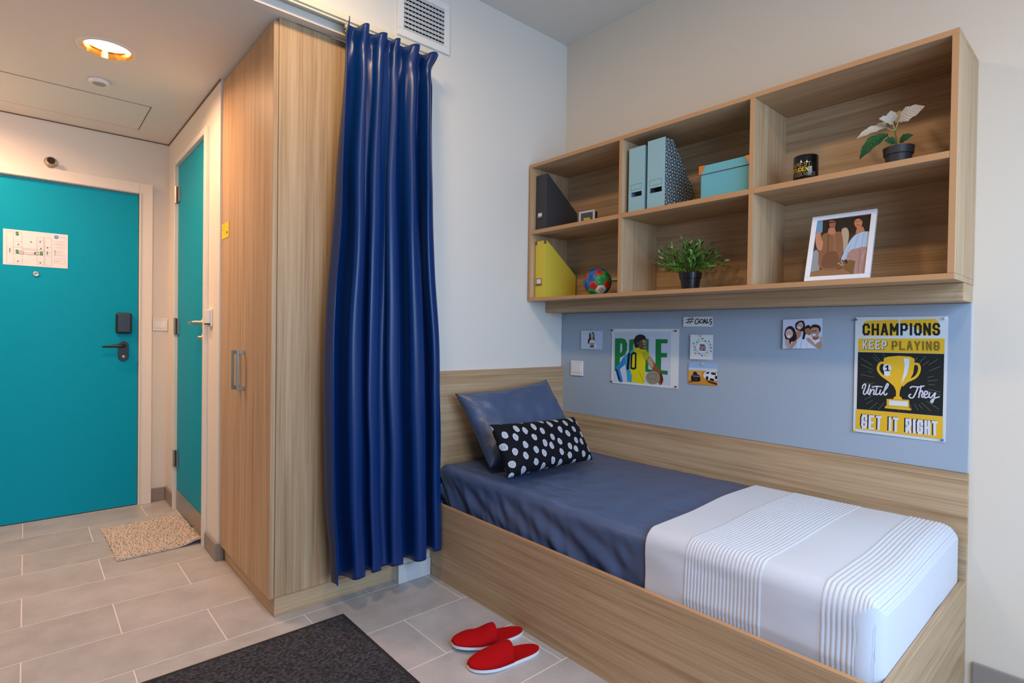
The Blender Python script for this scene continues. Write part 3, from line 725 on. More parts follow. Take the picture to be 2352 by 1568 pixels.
# white ribbed bedspread
BLK = mat('white_cotton_bedspread', (210, 213, 222), 0.8, 0, 0.2, sheen=0.25); t = N(BLK)
tc = t.n('ShaderNodeTexCoord'); nf = t.n('ShaderNodeTexNoise', Scale=700.0, Detail=1.0); t.l(tc.outputs['Object'], nf.inputs['Vector']); t.bump(nf.outputs['Fac'], 0.25, 0.001)
S0 = 1.185
def spread(a, s):
    so = s
    s = s+0.018*sstep(0.2, 0.9, (0.865-a)/0.9)*(1-sstep(0, 0.25, s-S0))   # the turned edge runs slightly askew
    OUT = 0.006
    ox, dx = corner(a+0.0, 0.05)
    dy = 0.0; oy = s
    if s > 1.72: q_, dy = corner(1.858-s, 0.058); oy = 1.858-q_
    if a > 0.74: q_, dx2 = corner(0.852-a, 0.035); ox = 0.852-q_; dx = max(dx, dx2*0.9)
    x = MX0-OUT+ox*1.0; y = MY1-oy-OUT*sstep(1.7, 1.86, s)
    d = max(dx, dy) if min(dx, dy) < 0.002 else (dx**5+dy**5)**0.2
    z = topz(x, y)+0.014-d
    z += 0.010*noise.noise((x*3.1, y*3.4, 11))*(1 if d < 0.02 else 0.0)+0.006*math.exp(-((s-1.62)/0.2)**2-((x+0.45)/0.3)**2)
    band = max(sstep(1.335, 1.345, so)*(1-sstep(1.575, 1.585, so)), sstep(1.725, 1.735, so)*(1-sstep(1.95, 1.97, so)))
    rib = (0.5+0.5*math.cos(2*PI*so/0.0115))**0.7*band*0.0027
    hem = sstep(0.135, 0.14, dx)*(1-sstep(0.172, 0.175, dx))*(0.5+0.5*math.cos(2*PI*dx/0.0095))*0.002
    rib += hem*sstep(1.30, 1.34, so)
    g_ = sstep(0.02, 0.08, dx)*(1 if a < 0.3 else 0); h_ = sstep(0.02, 0.08, dy)
    soft = 0.008*noise.noise((so*5, dx*9, 2.2))*g_
    x -= g_*(rib+soft); y -= h_*(rib+0.006*noise.noise((x*5, dy*8, 6.0))); z += (1-max(g_, h_))*rib
    x, y = rcorner(x, y, MX0-OUT, MY0-2*OUT, 0.055)
    if a < 0.3: x = max(x, -BW+0.0215)
    y = max(y, -BL+0.0215)
    return (x, y, max(z, 0.30))
m = MB().grid(lambda u, v: spread(lerp(-0.225, 0.852+0.06, u), lerp(S0, 1.858+0.225, v)), 130, 520)
bs = m.build('bedspread', BLK, None, smooth=True, recalc=False, thick=0.004)
tag(bs, 'white ribbed cotton bedspread over the foot of the mattress', 'bedspread')

# pillows
def pillow(name, label, bl, br, tr, tl, T, mt, nrm_hint, pinch=0.10, wr=0.004, seed=0):
    bl, br, tr, tl = map(Vector, (bl, br, tr, tl)); c = (bl+br+tr+tl)/4
    nn = ((br-bl).cross(tl-bl)).normalized()
    if nn.dot(Vector(nrm_hint)) < 0: nn = -nn
    W_, H_ = (br-bl).length, (tl-bl).length
    vs = []; uvs = []; n1, n2 = 60, 44
    m = MB()
    for side in (1, -1):
        k = len(m.v); pts = []
        for j in range(n2):
            for i in range(n1):
                u = i/(n1-1)*2-1; v = j/(n2-1)*2-1
                q = (max(0, 1-u**4)*max(0, 1-v**4))
                th_ = q**0.55
                uu = u*(1-pinch*0.5*(1-abs(u)**2)*0-pinch*0.45*(1-v*v)*abs(u)**3); vv = v*(1-pinch*(1-u*u)*abs(v)**3)
                a = (uu+1)/2; b = (vv+1)/2
                p = bl.lerp(br, a).lerp(tl.lerp(tr, a), b)
                w_ = wr*noise.noise((u*2.3+seed, v*2.1, side*1.0+seed))*1.0+wr*0.6*noise.noise((u*6+seed, v*5, side+3.3))
                pts.append(p+nn*side*(T/2*th_+w_*th_)); uvs.append((a*W_, b*H_+(0 if side > 0 else 3)))
        m.add(pts, [(j*n1+i, j*n1+i+1, (j+1)*n1+i+1, (j+1)*n1+i) for j in range(n2-1) for i in range(n1-1)])
    o = m.build(name, mt, None, smooth=True, uvs=uvs, weld=True)
    tag(o, label, 'pillow'); return o
PIL = mat('slate_satin_pillowcase', (74, 90, 122), 0.36, 0, 0.5); t = N(PIL)
tc = t.n('ShaderNodeTexCoord'); nz = t.n('ShaderNodeTexNoise', Scale=9.0, Detail=4.0, Distortion=1.2); t.l(tc.outputs['Object'], nz.inputs['Vector'])
t.bump(nz.outputs['Fac'], 0.18, 0.03)
pillow('pillow', 'large slate blue satin pillow leaning on the headboard', (-0.815, -0.320, 0.560), (-0.19, -0.325, 0.560), (-0.205, -0.070, 0.925), (-0.848, -0.085, 0.885), 0.15, PIL, (0, -1, 0.5), 0.15, 0.016, 1)
DOT = mat('dotted_cushion_cover', (18, 20, 28), 0.8, 0, 0.2); t = N(DOT)
uv = t.n('ShaderNodeUVMap'); nz = t.n('ShaderNodeTexNoise', Scale=60.0, Detail=2.0); t.l(uv.outputs[0], nz.inputs['Vector'])
vor = t.n('ShaderNodeTexVoronoi', voronoi_dimensions='2D', Scale=18.0, Randomness=0.30)
mp = t.n('ShaderNodeMapping'); mp.inputs['Scale'].default_value = (1.12, 0.92, 1); mp.inputs['Rotation'].default_value = (0, 0, 0.5); t.l(uv.outputs[0], mp.inputs[0]); t.l(mp.outputs[0], vor.inputs['Vector'])
dd = t.math('ADD', vor.outputs['Distance'], t.math('MULTIPLY', t.math('SUBTRACT', nz.outputs['Fac'], 0.5), 0.16))
ring = t.math('ADD', t.math('MULTIPLY', t.math('SINE', t.math('MULTIPLY', dd, 46.0)), 0.5), 0.5)
col = t.ramp(dd, [(0.0, lin((176, 182, 196))), (0.255, lin((214, 216, 224))), (0.285, lin((18, 20, 28)))])
mx = t.n('ShaderNodeMix', data_type='RGBA', blend_type='MULTIPLY'); t.l(t.math('MULTIPLY', ring, 0.45), mx.inputs['Factor']); t.l(col, mx.inputs['A']); mx.inputs['B'].default_value = lin((120, 126, 146))
t.l(mx.outputs['Result'], t.b.inputs['Base Color'])
tl2 = un(1125, 975, 1, -0.405); tr2 = un(1318, 957, 1, -0.345)
bl2 = un(1167, 1098, 2, 0.554); br2 = un(1362, 1055, 2, 0.554)
pillow('cushion', 'black oblong cushion with white dots in front of the slate pillow', bl2, br2, tr2, tl2, 0.105, DOT, (0, -1, 0.5), 0.05, 0.004, 5)

# ------------------------------------------------------------------ grey board, switch and papers above the bed
GP = painted('blue_grey_laminate', (163, 177, 193), 0.5, 0.02)
pb = B(-0.012, -0.0005, -1.902, -0.004, PZ+0.001, 1.304).build('pin_board', GP, None, bevel=0.001)
tag(pb, 'flat blue grey board on the wall between the bed and the shelf', 'board')
XP = -0.0122
RR, UU, NN = (0, -1, 0), (0, 0, 1), (-1, 0, 0)
rocker('light_switch', 'square white switch on the grey board above the pillow', (XP, -0.131, 0.986), RR, UU, NN, 0.092, 0.086)
def pz(pp, fn, x, y, c): pin(pp, fn(x, y, 0.0004), NN, c)
# portrait photo
Q = [(268, 342), (565, 342), (558, 608), (265, 600)]
P = Print(0.152, 0.104, Q).poly(Q, (206, 214, 232)).poly([(440, 350), (560, 345), (556, 600), (470, 600)], (190, 205, 232))
P.blob([(380, 390), (400, 362), (430, 360), (450, 392), (452, 450), (462, 540), (440, 560), (385, 530), (362, 520), (365, 465), (378, 450)], (38, 30, 34))
P.blob([(398, 390), (420, 378), (440, 395), (438, 432), (420, 452), (402, 436)], (205, 160, 140)).poly([(405, 445), (432, 445), (440, 475), (400, 475)], (196, 150, 130))
P.poly([(390, 478), (450, 475), (462, 520), (490, 585), (440, 588), (385, 588), (380, 520)], (228, 230, 238)).poly([(388, 515), (450, 512), (448, 555), (392, 558)], (176, 140, 124)).poly([(388, 555), (440, 550), (450, 580), (390, 582)], (120, 84, 74))
P.circ(411, 410, 3, (40, 25, 25), 3, 8).circ(429, 410, 3, (40, 25, 25), 3, 8).line([(412, 434), (428, 434)], 0.0012, (160, 70, 70))
r, fn = paper('photo_print', 'small photo of a dark-haired girl in white pinned near the switch', 'photo', (XP, -0.161, 1.099), 0.152, 0.104, RR, UU, NN, P, tilt=0.006)
pz(r, fn, 0.078, 0.092, (190, 210, 235))
# football player poster
Q = [(682, 317), (1588, 327), (1566, 1142), (662, 1050)]
P = Print(0.412, 0.295, Q).poly([(705, 360), (1475, 365), (1460, 1098), (690, 1030)], (200, 209, 226)); G_ = (22, 128, 62)
P.poly([(722, 450), (800, 445), (860, 462), (885, 520), (880, 610), (850, 675), (800, 705), (785, 710), (775, 880), (710, 890)], G_).poly([(793, 515), (815, 520), (818, 600), (805, 640), (785, 640)], (204, 213, 228))
P.poly([(912, 468), (1000, 455), (1000, 515), (968, 520), (960, 660), (905, 665)], G_)
P.poly([(1120, 455), (1175, 462), (1165, 870), (1250, 880), (1250, 915), (1125, 905)], G_)
P.poly([(1268, 462), (1430, 468), (1428, 520), (1342, 522), (1340, 650), (1420, 655), (1416, 712), (1340, 712), (1336, 885), (1426, 895), (1424, 948), (1258, 930)], G_)
P.poly([(985, 575), (915, 630), (840, 690), (845, 760), (868, 880), (880, 1038), (1112, 1068), (1122, 900), (1130, 745), (1190, 690), (1140, 605), (1055, 580)], (222, 212, 20))
P.poly([(985, 575), (915, 630), (838, 690), (845, 760), (868, 880), (880, 1038), (940, 1045), (945, 960), (915, 860), (930, 720), (960, 640)], (60, 160, 205))
P.blob([(840, 700), (855, 790), (800, 850), (785, 880), (818, 1030), (765, 1025), (722, 860), (735, 830), (790, 770)], (38, 130, 196)).poly([(722, 860), (745, 865), (790, 1028), (765, 1025)], (24, 40, 76))
P.poly([(1100, 640), (1140, 610), (1192, 690), (1150, 745), (1125, 735)], (196, 190, 18)).line([(1095, 650), (1120, 740)], 0.003, (120, 120, 20), True).line([(1040, 900), (1100, 1040)], 0.003, (170, 160, 16)).line([(1020, 620), (1090, 650)], 0.002, (180, 170, 20))
P.blob([(1190, 700), (1255, 790), (1330, 900), (1365, 1005), (1340, 1080), (1300, 1060), (1240, 900), (1150, 765)], (140, 84, 56)).blob([(1190, 705), (1235, 790), (1225, 850), (1155, 765)], (186, 160, 126)).blob([(1330, 910), (1362, 1005), (1340, 1075), (1325, 1000)], (92, 40, 24))
P.circ(1225, 985, 96, (150, 142, 122), 92, 28)
for a in ((1150, 960, 1210, 930), (1210, 930, 1280, 950), (1190, 1000, 1180, 1060), (1190, 1000, 1260, 1010), (1260, 1010, 1270, 1065), (1150, 960, 1190, 1000), (1280, 950, 1260, 1010)): P.line([a[:2], a[2:]], 0.0016, (92, 86, 74))
P.blob([(985, 560), (978, 480), (1005, 420), (1065, 398), (1125, 420), (1138, 475), (1100, 470), (1060, 500), (1050, 560), (1010, 580)], (38, 32, 34))
P.blob([(1045, 500), (1090, 468), (1135, 470), (1140, 520), (1148, 550), (1132, 570), (1130, 598), (1075, 600), (1045, 575)], (112, 78, 52)).blob([(1090, 478), (1130, 480), (1138, 530), (1110, 545)], (176, 152, 108)).circ(1026, 515, 13, (70, 84, 110), 20, 12)
P.line([(1108, 575), (1138, 572)], 0.003, (230, 225, 215)).line([(1100, 520), (1128, 515)], 0.003, (30, 20, 18))
P.poly([(900, 650), (925, 640), (905, 870), (872, 875), (890, 690)], (20, 20, 18))
P.line([(975, 645), (1000, 660), (995, 850), (965, 862), (935, 850), (945, 670), (975, 645)], 0.0095, (20, 20, 18))
r, fn = paper('football_poster', 'white poster of a footballer in a yellow shirt numbered ten', 'poster', (XP, -0.380, 0.920), 0.412, 0.295, RR, UU, NN, P, tilt=0.002)
for x, y in ((0.006, 0.287), (0.395, 0.285), (0.006, 0.008), (0.40, 0.010)): pz(r, fn, x, y, (32, 32, 36))
# goals strip
Q = [(1645, 155), (2040, 155), (2040, 300), (1645, 297)]
P = Print(0.153, 0.050, Q); K_ = (20, 20, 24)
P.line([(1735, 172), (1708, 248)], 0.0036, K_).line([(1768, 170), (1738, 252)], 0.0036, K_).line([(1690, 198), (1792, 188)], 0.0036, K_).line([(1682, 236), (1778, 222)], 0.0036, K_)
P.line([(1862, 196), (1830, 190), (1806, 218), (1806, 248), (1832, 252), (1856, 238), (1858, 220), (1838, 222)], 0.0044, K_, True)
P.line([(1890, 196), (1866, 222), (1882, 246), (1908, 230), (1912, 204), (1890, 196)], 0.0044, K_, True)
P.line([(1918, 250), (1936, 192), (1946, 248)], 0.0044, K_).line([(1922, 230), (1946, 226)], 0.0036, K_).line([(1965, 194), (1960, 246), (1988, 238)], 0.0044, K_)
P.line([(2024, 196), (2002, 196), (2000, 218), (2020, 232), (2016, 256), (1998, 268)], 0.0044, K_, True)
r, fn = paper('goals_strip', 'white scalloped paper strip lettered GOALS under the shelf', 'sign', (XP, -0.815, 1.224), 0.153, 0.050, RR, UU, NN, P, tilt=0.006, scallop=True)
# travel card
Q = [(1742, 402), (2035, 398), (2038, 735), (1745, 745)]
P = Print(0.113, 0.117, Q); cols = [(200, 40, 50), (40, 130, 170), (70, 160, 80), (230, 190, 60), (90, 90, 110), (30, 120, 130), (220, 120, 50), (120, 160, 60)]
for i in range(16):
    a = 2*PI*i/16; rr = 108+14*math.sin(i*2.3); x, y = 1905+rr*math.cos(a), 572+rr*1.02*math.sin(a); c = cols[i % 8]
    b = a+0.6; s_ = 15
    if i % 3 == 0: P.circ(x, y, 13, c, 13, 10).circ(x, y, 5, (235, 235, 235), 5, 8)
    elif i % 3 == 1: P.poly([(x+s_*math.cos(b+q)*(1.3 if k == 0 else 1), y+s_*math.sin(b+q)) for k, q in enumerate((0, 2.1, 4.2))], c)
    else: P.line([(x-12, y-6), (x+12, y+8)], 0.0022, c).line([(x-8, y+9), (x+6, y-9)], 0.0014, c)
P.circ(1905, 572, 86, (176, 178, 186), 86, 32).circ(1905, 572, 81, (232, 233, 238), 81, 32)
P.text('TRAVEL', [(1872, 532), (1946, 531), (1946, 556), (1872, 557)], 0.0022, (50, 54, 66)).text('AROUND', [(1872, 565), (1948, 564), (1948, 588), (1872, 589)], 0.0022, (190, 60, 70)).text('THE WORLD', [(1872, 597), (1950, 596), (1950, 614), (1872, 615)], 0.0018, (50, 54, 66))
r, fn = paper('travel_card', 'white card with a ring of small colourful travel icons', 'card', (XP, -0.856, 1.070), 0.113, 0.117, RR, UU, NN, P, tilt=0.008)
pz(r, fn, 0.06, 0.112, (226, 206, 90))
# desert photo
Q = [(1725, 768), (2095, 778), (2105, 1085), (1712, 1060)]
P = Print(0.146, 0.104, Q).poly(Q, (206, 140, 50)).poly([(1725, 768), (2095, 778), (2098, 885), (1720, 872)], (150, 186, 226)).poly([(1723, 838), (2097, 848), (2098, 885), (1720, 872)], (196, 210, 226))
P.poly([(1718, 872), (1900, 885), (1880, 960), (1714, 1010)], (222, 164, 72)).poly([(1714, 1035), (1810, 1000), (1830, 1020), (1716, 1045)], (90, 50, 20)).poly([(1950, 1005), (2100, 1045), (2104, 1075), (1990, 1040)], (60, 36, 20))
P.blob([(1752, 955), (1790, 930), (1850, 930), (1872, 965), (1868, 1020), (1800, 1030), (1758, 1010)], (44, 44, 52)).circ(1775, 995, 24, (24, 22, 24), 28, 14).circ(1855, 1000, 22, (24, 22, 24), 26, 14).blob([(1780, 935), (1785, 900), (1805, 890), (1830, 905), (1828, 935)], (34, 34, 44)).line([(1780, 950), (1860, 955)], 0.002, (190, 190, 200))
P.blob([(1915, 930), (1950, 885), (2010, 878), (2085, 895), (2098, 960), (2095, 1005), (2010, 1005), (1930, 975)], (224, 228, 236)).poly([(1940, 915), (1965, 890), (1998, 888), (1985, 918)], (50, 58, 74)).poly([(2015, 892), (2078, 900), (2080, 935), (2018, 925)], (44, 46, 56)).circ(1965, 975, 18, (24, 24, 28), 28, 14).circ(2085, 965, 18, (40, 42, 48), 26, 12).poly([(2005, 975), (2060, 985), (2058, 1020), (2000, 1005)], (30, 28, 30))
r, fn = paper('photo_print', 'photo of a quad bike and white car in orange desert', 'photo', (XP, -0.848, 0.951), 0.146, 0.104, RR, UU, NN, P, tilt=0.004)
pz(r, fn, 0.074, 0.098, (214, 206, 140))
# family photo
Q = [(400, 380), (1310, 295), (1345, 1050), (432, 1088)]
P = Print(0.150, 0.122, Q).poly(Q, (200, 208, 232)); SK, HR = (206, 164, 150), (38, 26, 34)
P.blob([(870, 640), (930, 520), (990, 480), (1040, 520), (1060, 640), (1040, 720), (940, 720)], HR).blob([(920, 590), (1000, 560), (1050, 600), (1040, 700), (980, 720), (930, 670)], (170, 118, 70))
P.poly([(760, 830), (840, 800), (900, 860), (960, 700), (1050, 760), (1280, 830), (1330, 950), (1345, 1050), (760, 1070)], (222, 226, 240)).line([(860, 860), (840, 1068)], 0.0012, (90, 100, 140)).line([(985, 930), (995, 1060)], 0.001, (150, 160, 200))
P.poly([(900, 640), (935, 700), (925, 830), (870, 850), (880, 720)], (26, 26, 46))
P.blob([(690, 560), (700, 450), (790, 385), (870, 400), (915, 490), (910, 600), (850, 640), (740, 620)], HR).blob([(720, 530), (760, 450), (820, 420), (868, 470), (862, 540), (800, 608), (740, 580)], SK)
P.poly([(730, 640), (850, 640), (830, 760), (730, 900), (650, 950), (690, 820)], (186, 132, 104))
P.blob([(455, 700), (490, 580), (580, 525), (670, 580), (720, 700), (740, 820), (680, 900), (520, 880), (465, 780)], HR).blob([(478, 690), (520, 610), (590, 605), (645, 680), (640, 770), (570, 838), (510, 800), (485, 740)], (214, 178, 166))
P.poly([(475, 850), (560, 860), (620, 980), (580, 1080), (540, 1070), (490, 960)], SK).poly([(580, 1080), (640, 950), (720, 870), (760, 900), (720, 980), (650, 1075)], (196, 146, 126)).poly([(560, 850), (640, 870), (600, 990)], (44, 26, 30))
P.blob([(1050, 600), (1060, 500), (1150, 460), (1250, 490), (1288, 570), (1270, 650), (1230, 640), (1200, 560), (1080, 560)], HR).blob([(1060, 600), (1090, 545), (1210, 540), (1255, 620), (1240, 720), (1170, 785), (1100, 750), (1065, 680)], (190, 140, 116))
P.poly([(1100, 770), (1190, 785), (1250, 740), (1255, 800), (1190, 850), (1120, 830)], (150, 92, 66)).line([(1090, 620), (1180, 612)], 0.0022, (30, 20, 24)).line([(1095, 640), (1120, 640)], 0.002, (40, 26, 26)).line([(1150, 640), (1180, 636)], 0.002, (40, 26, 26))
P.blob([(1098, 705), (1180, 700), (1160, 740), (1115, 745)], (238, 238, 240)).blob([(520, 765), (600, 760), (580, 800), (545, 803)], (240, 238, 240)).blob([(755, 545), (820, 550), (800, 575), (768, 572)], (236, 234, 236))
for x, y in ((510, 690), (580, 680), (780, 480), (828, 500)): P.circ(x, y, 11, (40, 24, 28), 8, 10)
P.poly([(960, 810), (1040, 800), (1200, 970), (1180, 1010), (1010, 890)], (196, 150, 128)).blob([(1180, 990), (1250, 900), (1335, 880), (1345, 1040), (1230, 1040)], (186, 140, 118)).poly([(1280, 770), (1335, 750), (1340, 880), (1300, 880)], SK)
r, fn = paper('photo_print', 'photo of a smiling family of four dressed in white', 'photo', (XP, -1.288, 1.132), 0.150, 0.122, (0, -1, 0.035), UU, NN, P, tilt=0.010)
pz(r, fn, 0.088, 0.112, (206, 214, 236))
# trophy poster
Q = [(150, 115), (1140, 105), (1108, 1450), (130, 1335)]
PW, PH = 0.285, 0.440
P = Print(PW, PH, Q).poly(Q, (214, 216, 218)); Y_, D_, W_ = (232, 182, 42), (32, 34, 32), (220, 222, 230)
P.poly([(262, 155), (608, 142), (608, 315), (262, 312), (232, 250), (240, 180)], Y_).poly([(628, 148), (1005, 135), (1045, 185), (1052, 300), (905, 312), (760, 215), (628, 195)], Y_)
P.text('CHAMPIONS', [(239, 196), (1038, 190), (1038, 302), (239, 300)], 0.0076, D_, 0.80)
P.poly([(183, 346), (1100, 345), (1097, 508), (180, 486)], Y_)
P.text('KEEP', [(240, 376), (482, 378), (482, 458), (240, 454)], 0.0066, D_, 0.85).text('KEEP', [(237, 374), (479, 376), (479, 456), (237, 452)], 0.0044, W_, 0.85)
P.text('PLAYING', [(548, 380), (1034, 384), (1034, 466), (548, 460)], 0.0062, D_, 0.9).text('PLAYING', [(547, 379), (1033, 383), (1033, 465), (547, 459)], 0.0040, (226, 178, 44), 0.9).text('PLAYING', [(546, 378), (1032, 382), (1032, 464), (546, 458)], 0.0020, D_, 0.9)
P.poly([(180, 490), (1095, 510), (1078, 1172), (168, 1098)], D_)
rn = random.Random(5); P.k += 1
for i in range(44):
    a = 2*PI*i/44+rn.uniform(-.04, .04); r0, r1 = rn.uniform(0.62, 0.70), rn.uniform(0.86, 0.98)
    if i % 3 == 0: r1 *= 0.86
    c_, s_ = math.cos(a), math.sin(a); k_ = min(440/max(abs(c_), 1e-3), 318/max(abs(s_), 1e-3))
    cx, cy = 630, 822
    P.line([(cx+c_*k_*r0, cy+s_*k_*r0+c_*k_*r0*.04), (cx+c_*k_*r1, cy+s_*k_*r1+c_*k_*r1*.04)], 0.0011, (120, 124, 112), k=1)
P.line([(465, 606), (425, 606), (398, 640), (400, 690), (440, 742), (500, 785), (560, 835)], 0.0082, Y_, True).line([(765, 618), (812, 618), (834, 655), (822, 715), (785, 762), (700, 805), (655, 845)], 0.0082, Y_, True)
P.poly([(455, 556), (500, 540), (615, 530), (735, 538), (780, 560), (778, 640), (766, 720), (720, 808), (650, 850), (638, 870), (625, 910), (622, 960), (645, 975), (652, 995), (725, 1000), (728, 1090), (745, 1092), (745, 1112), (468, 1088), (468, 1068), (485, 1070), (487, 990), (560, 990), (562, 972), (585, 960), (585, 905), (570, 870), (555, 845), (500, 800), (465, 740), (452, 650)], Y_)
P.poly([(668, 556), (728, 560), (722, 640), (700, 730), (640, 835), (666, 720), (676, 640)], W_).poly([(510, 1005), (712, 1018), (710, 1070), (510, 1056)], W_).line([(500, 992), (722, 1006), (720, 1080), (500, 1066), (500, 992)], 0.0012, (190, 140, 30))
P.poly([(460, 695), (522, 700), (520, 752), (505, 740), (490, 754), (475, 738), (458, 744)], W_).circ(492, 662, 46, W_, 44, 22).line([(492+38*math.cos(i*PI/10), 662+38*math.sin(i*PI/10)) for i in range(21)], 0.0006, (150, 150, 150))
P.line([(478, 650), (496, 638), (496, 685)], 0.005, D_).line([(478, 686), (512, 687)], 0.004, D_)
for st in ([(228, 880), (236, 845), (262, 833), (258, 870), (240, 915), (247, 942), (270, 930), (292, 885), (306, 836), (294, 890), (288, 930), (302, 942)], [(316, 888), (306, 945)], [(310, 930), (328, 898), (350, 890), (352, 918), (347, 942), (366, 938)],
           [(388, 852), (372, 922), (380, 946), (402, 932)], [(330, 866), (380, 856), (440, 862)], [(422, 892), (412, 932), (424, 946), (442, 928)], [(440, 928), (488, 872), (504, 836), (490, 830), (468, 880), (458, 932), (474, 948), (492, 930)],
           [(736, 874), (758, 858), (830, 862), (884, 850)], [(818, 866), (792, 930), (766, 974), (736, 976), (722, 955), (742, 938)], [(852, 852), (826, 972)], [(830, 932), (850, 905), (868, 912), (858, 962), (876, 972)],
           [(884, 946), (914, 936), (916, 912), (896, 908), (882, 944), (896, 976), (932, 962)], [(942, 922), (934, 962), (954, 974), (984, 942), (1002, 922)], [(1002, 922), (982, 1000), (966, 1028), (956, 1010), (988, 984), (1044, 965)]):
    P.line(st, 0.0042, (214, 214, 226), True)
P.poly([(168, 1100), (1080, 1175), (1078, 1415), (160, 1305)], Y_)
for dx, dy, tt, c in ((-13, -5, 0.0084, D_), (-7, -3, 0.0084, D_), (0, 0, 0.0080, (220, 220, 230))):
    P.text('GET IT RIGHT', [(234+dx, 1166+dy), (1012+dx, 1236+dy), (1012+dx, 1366+dy), (230+dx, 1292+dy)], tt, c, 1.15)
r, fn = paper('trophy_poster', 'yellow and black poster with a trophy and CHAMPIONS lettering', 'poster', (XP, -1.556, 0.821), PW, PH, RR, UU, NN, P, tilt=0.004)
for x, y, c in ((0.004, PH-0.010, (20, 110, 96)), (PW-0.008, PH-0.008, (226, 228, 232)), (0.006, 0.004, (220, 210, 50)), (PW-0.008, 0.008, (50, 120, 205))): pz(r, fn, x, y, c)

# ------------------------------------------------------------------ wall shelf
SX, SY0, SY1, SZ0, SZ1, TK = -0.3016, -0.013, -1.905, 1.364, 2.1235, 0.018
sh = root('wall_shelf', (-0.15, -0.95, SZ0-0.06), 'long pale wood wall shelf with six open compartments', 'shelf')
fxm = [WY, EDGE]
B(SX, -0.001, SY1, SY0, SZ1-TK, SZ1, fx=1).build('top_board', fxm, sh, bevel=0.0008)
B(SX, -0.001, SY1, SY0, SZ0, SZ0+TK, fx=1).build('bottom_board', fxm, sh, bevel=0.0008)
for (a, b) in ((SY0, SY0-TK), (SY1, SY1+TK)):
    B(SX-0.0006, -0.001, a, b, SZ0+TK+0.0004, SZ1-TK-0.0004, fx=1).build('side_board', [WZ, EDGE], sh, bevel=0.0008)
DV = [(-0.633, -0.651), (-1.263, -1.281)]
for (a, b) in DV: B(SX, -0.009, a, b, SZ0+TK+0.0004, SZ1-TK-0.0004, fx=1).build('divider', [WZ, EDGE], sh, bevel=0.0008)
ZS0, ZS1 = 1.733, 1.756
bays = [(SY0-TK-0.0005, DV[0][0]+0.0005), (DV[0][1]-0.0005, DV[1][0]+0.0005), (DV[1][1]-0.0005, SY1+TK+0.0005)]
for (a, b) in bays:
    B(SX, -0.009, a, b, ZS0+0.002, ZS1, fx=1).build('shelf_board', fxm, sh, bevel=0.0008)
B(-0.008, -0.0008, SY1+TK+0.0005, SY0-TK-0.0005, SZ0+TK+0.0005, SZ1-TK-0.0005).build('back_panel', WY, sh)
B(-0.152, -0.001, SY1+0.002, -0.004, 1.3055, SZ0-0.0005).build('valance', WY, sh, bevel=0.001)
ZU, ZLo = ZS1+0.0005, SZ0+TK+0.0005       # standing heights of the upper and lower row
# magazine files: front face towards -x, sloping down to the wall side
def magfile(label, y0, y1, zb, h, d, x0, cfront, cside, extra=None, hb=0.10, flat=0.0):
    r = root('magazine_file', (x0+d/2, (y0+y1)/2, zb), label, 'file box')
    a, b = min(y0, y1), max(y0, y1); tk = 0.003; x1 = x0+d
    side = [(x0, zb), (x1, zb), (x1, zb+hb), (x0+flat+0.012, zb+h), (x0, zb+h)]
    B(x0, x0+tk, a, b, zb, zb+h).build('front', cfront, r, bevel=0.001) if extra != 'slot' else None
    if extra == 'slot':
        m = MB().box(x0, x0+tk, a, b, zb, zb+0.072).box(x0, x0+tk, a, b, zb+0.094, zb+h).box(x0, x0+tk, a, a+0.014, zb+0.072, zb+0.094).box(x0, x0+tk, b-0.014, b, zb+0.072, zb+0.094)
        fr_ = m.build('front', cfront, r)
        q = MB(); y_a, y_b = a+0.013, b-0.013
        for bx in ((y_a, y_b, zb+0.105, zb+0.107), (y_a, y_b, zb+0.129, zb+0.131), (y_a, y_a+0.002, zb+0.107, zb+0.129), (y_b-0.002, y_b, zb+0.107, zb+0.129)): q.box(x0-0.001, x0, *bx)
        q.build('label_frame', mat('teal_emboss', (120, 160, 172), 0.6), fr_)
    for y in (a, b-tk):
        MB().prism([(p[0], y, p[1]) for p in ([(x0+tk, side[0][1])]+side[1:4]+[(x0+tk, side[4][1])])], (0, tk, 0)).build('side', cside, r)
    B(x1-tk, x1, a+tk, b-tk, zb, zb+hb).build('back', cside, r)
    B(x0+tk, x1-tk, a+tk, b-tk, zb+0.0002, zb+tk).build('base', cside, r)
    return r
BLKC = mat('charcoal_card', (56, 56, 60), 0.65); YEL = mat('yellow_card', (216, 196, 66), 0.6)
def label_holder(r, y, z, w_, h_, x, m):
    lh = MB().box(x-0.002, x, y-w_/2, y+w_/2, z, z+0.003).box(x-0.002, x, y-w_/2, y+w_/2, z+h_-0.003, z+h_).box(x-0.002, x, y-w_/2, y-w_/2+0.003, z, z+h_).box(x-0.002, x, y+w_/2-0.003, y+w_/2, z, z+h_).build('label_holder', m, r)
    B(x-0.001, x, y-w_/2+0.003, y+w_/2-0.003, z+0.003, z+h_-0.003).build('label_card', PAPER, lh)
    B(x-0.006, x, y-w_/2, y+w_/2, z-0.006, z).build('pull_lip', m, lh, bevel=0.001)
r = magfile('charcoal magazine file on the upper shelf beside the small clock', -0.036, -0.118, ZU, 0.306, 0.25, -0.272, BLKC, BLKC, hb=0.125)
label_holder(r, -0.070, ZU+0.075, 0.036, 0.022, -0.2725, STEEL)
r = magfile('yellow magazine file with copper corners beside the ball', -0.036, -0.115, ZLo, 0.315, 0.25, -0.272, YEL, YEL, hb=0.14)
label_holder(r, -0.068, ZLo+0.075, 0.042, 0.032, -0.2725, BRASS)
for y in (-0.037, -0.1025):
    B(-0.2735, -0.262, y-0.0125, y, ZLo+0.295, ZLo+0.3155).build('corner_cap', BRASS, r, bevel=0.002)
TL1 = mat('pale_teal_card', (150, 190, 200), 0.6)
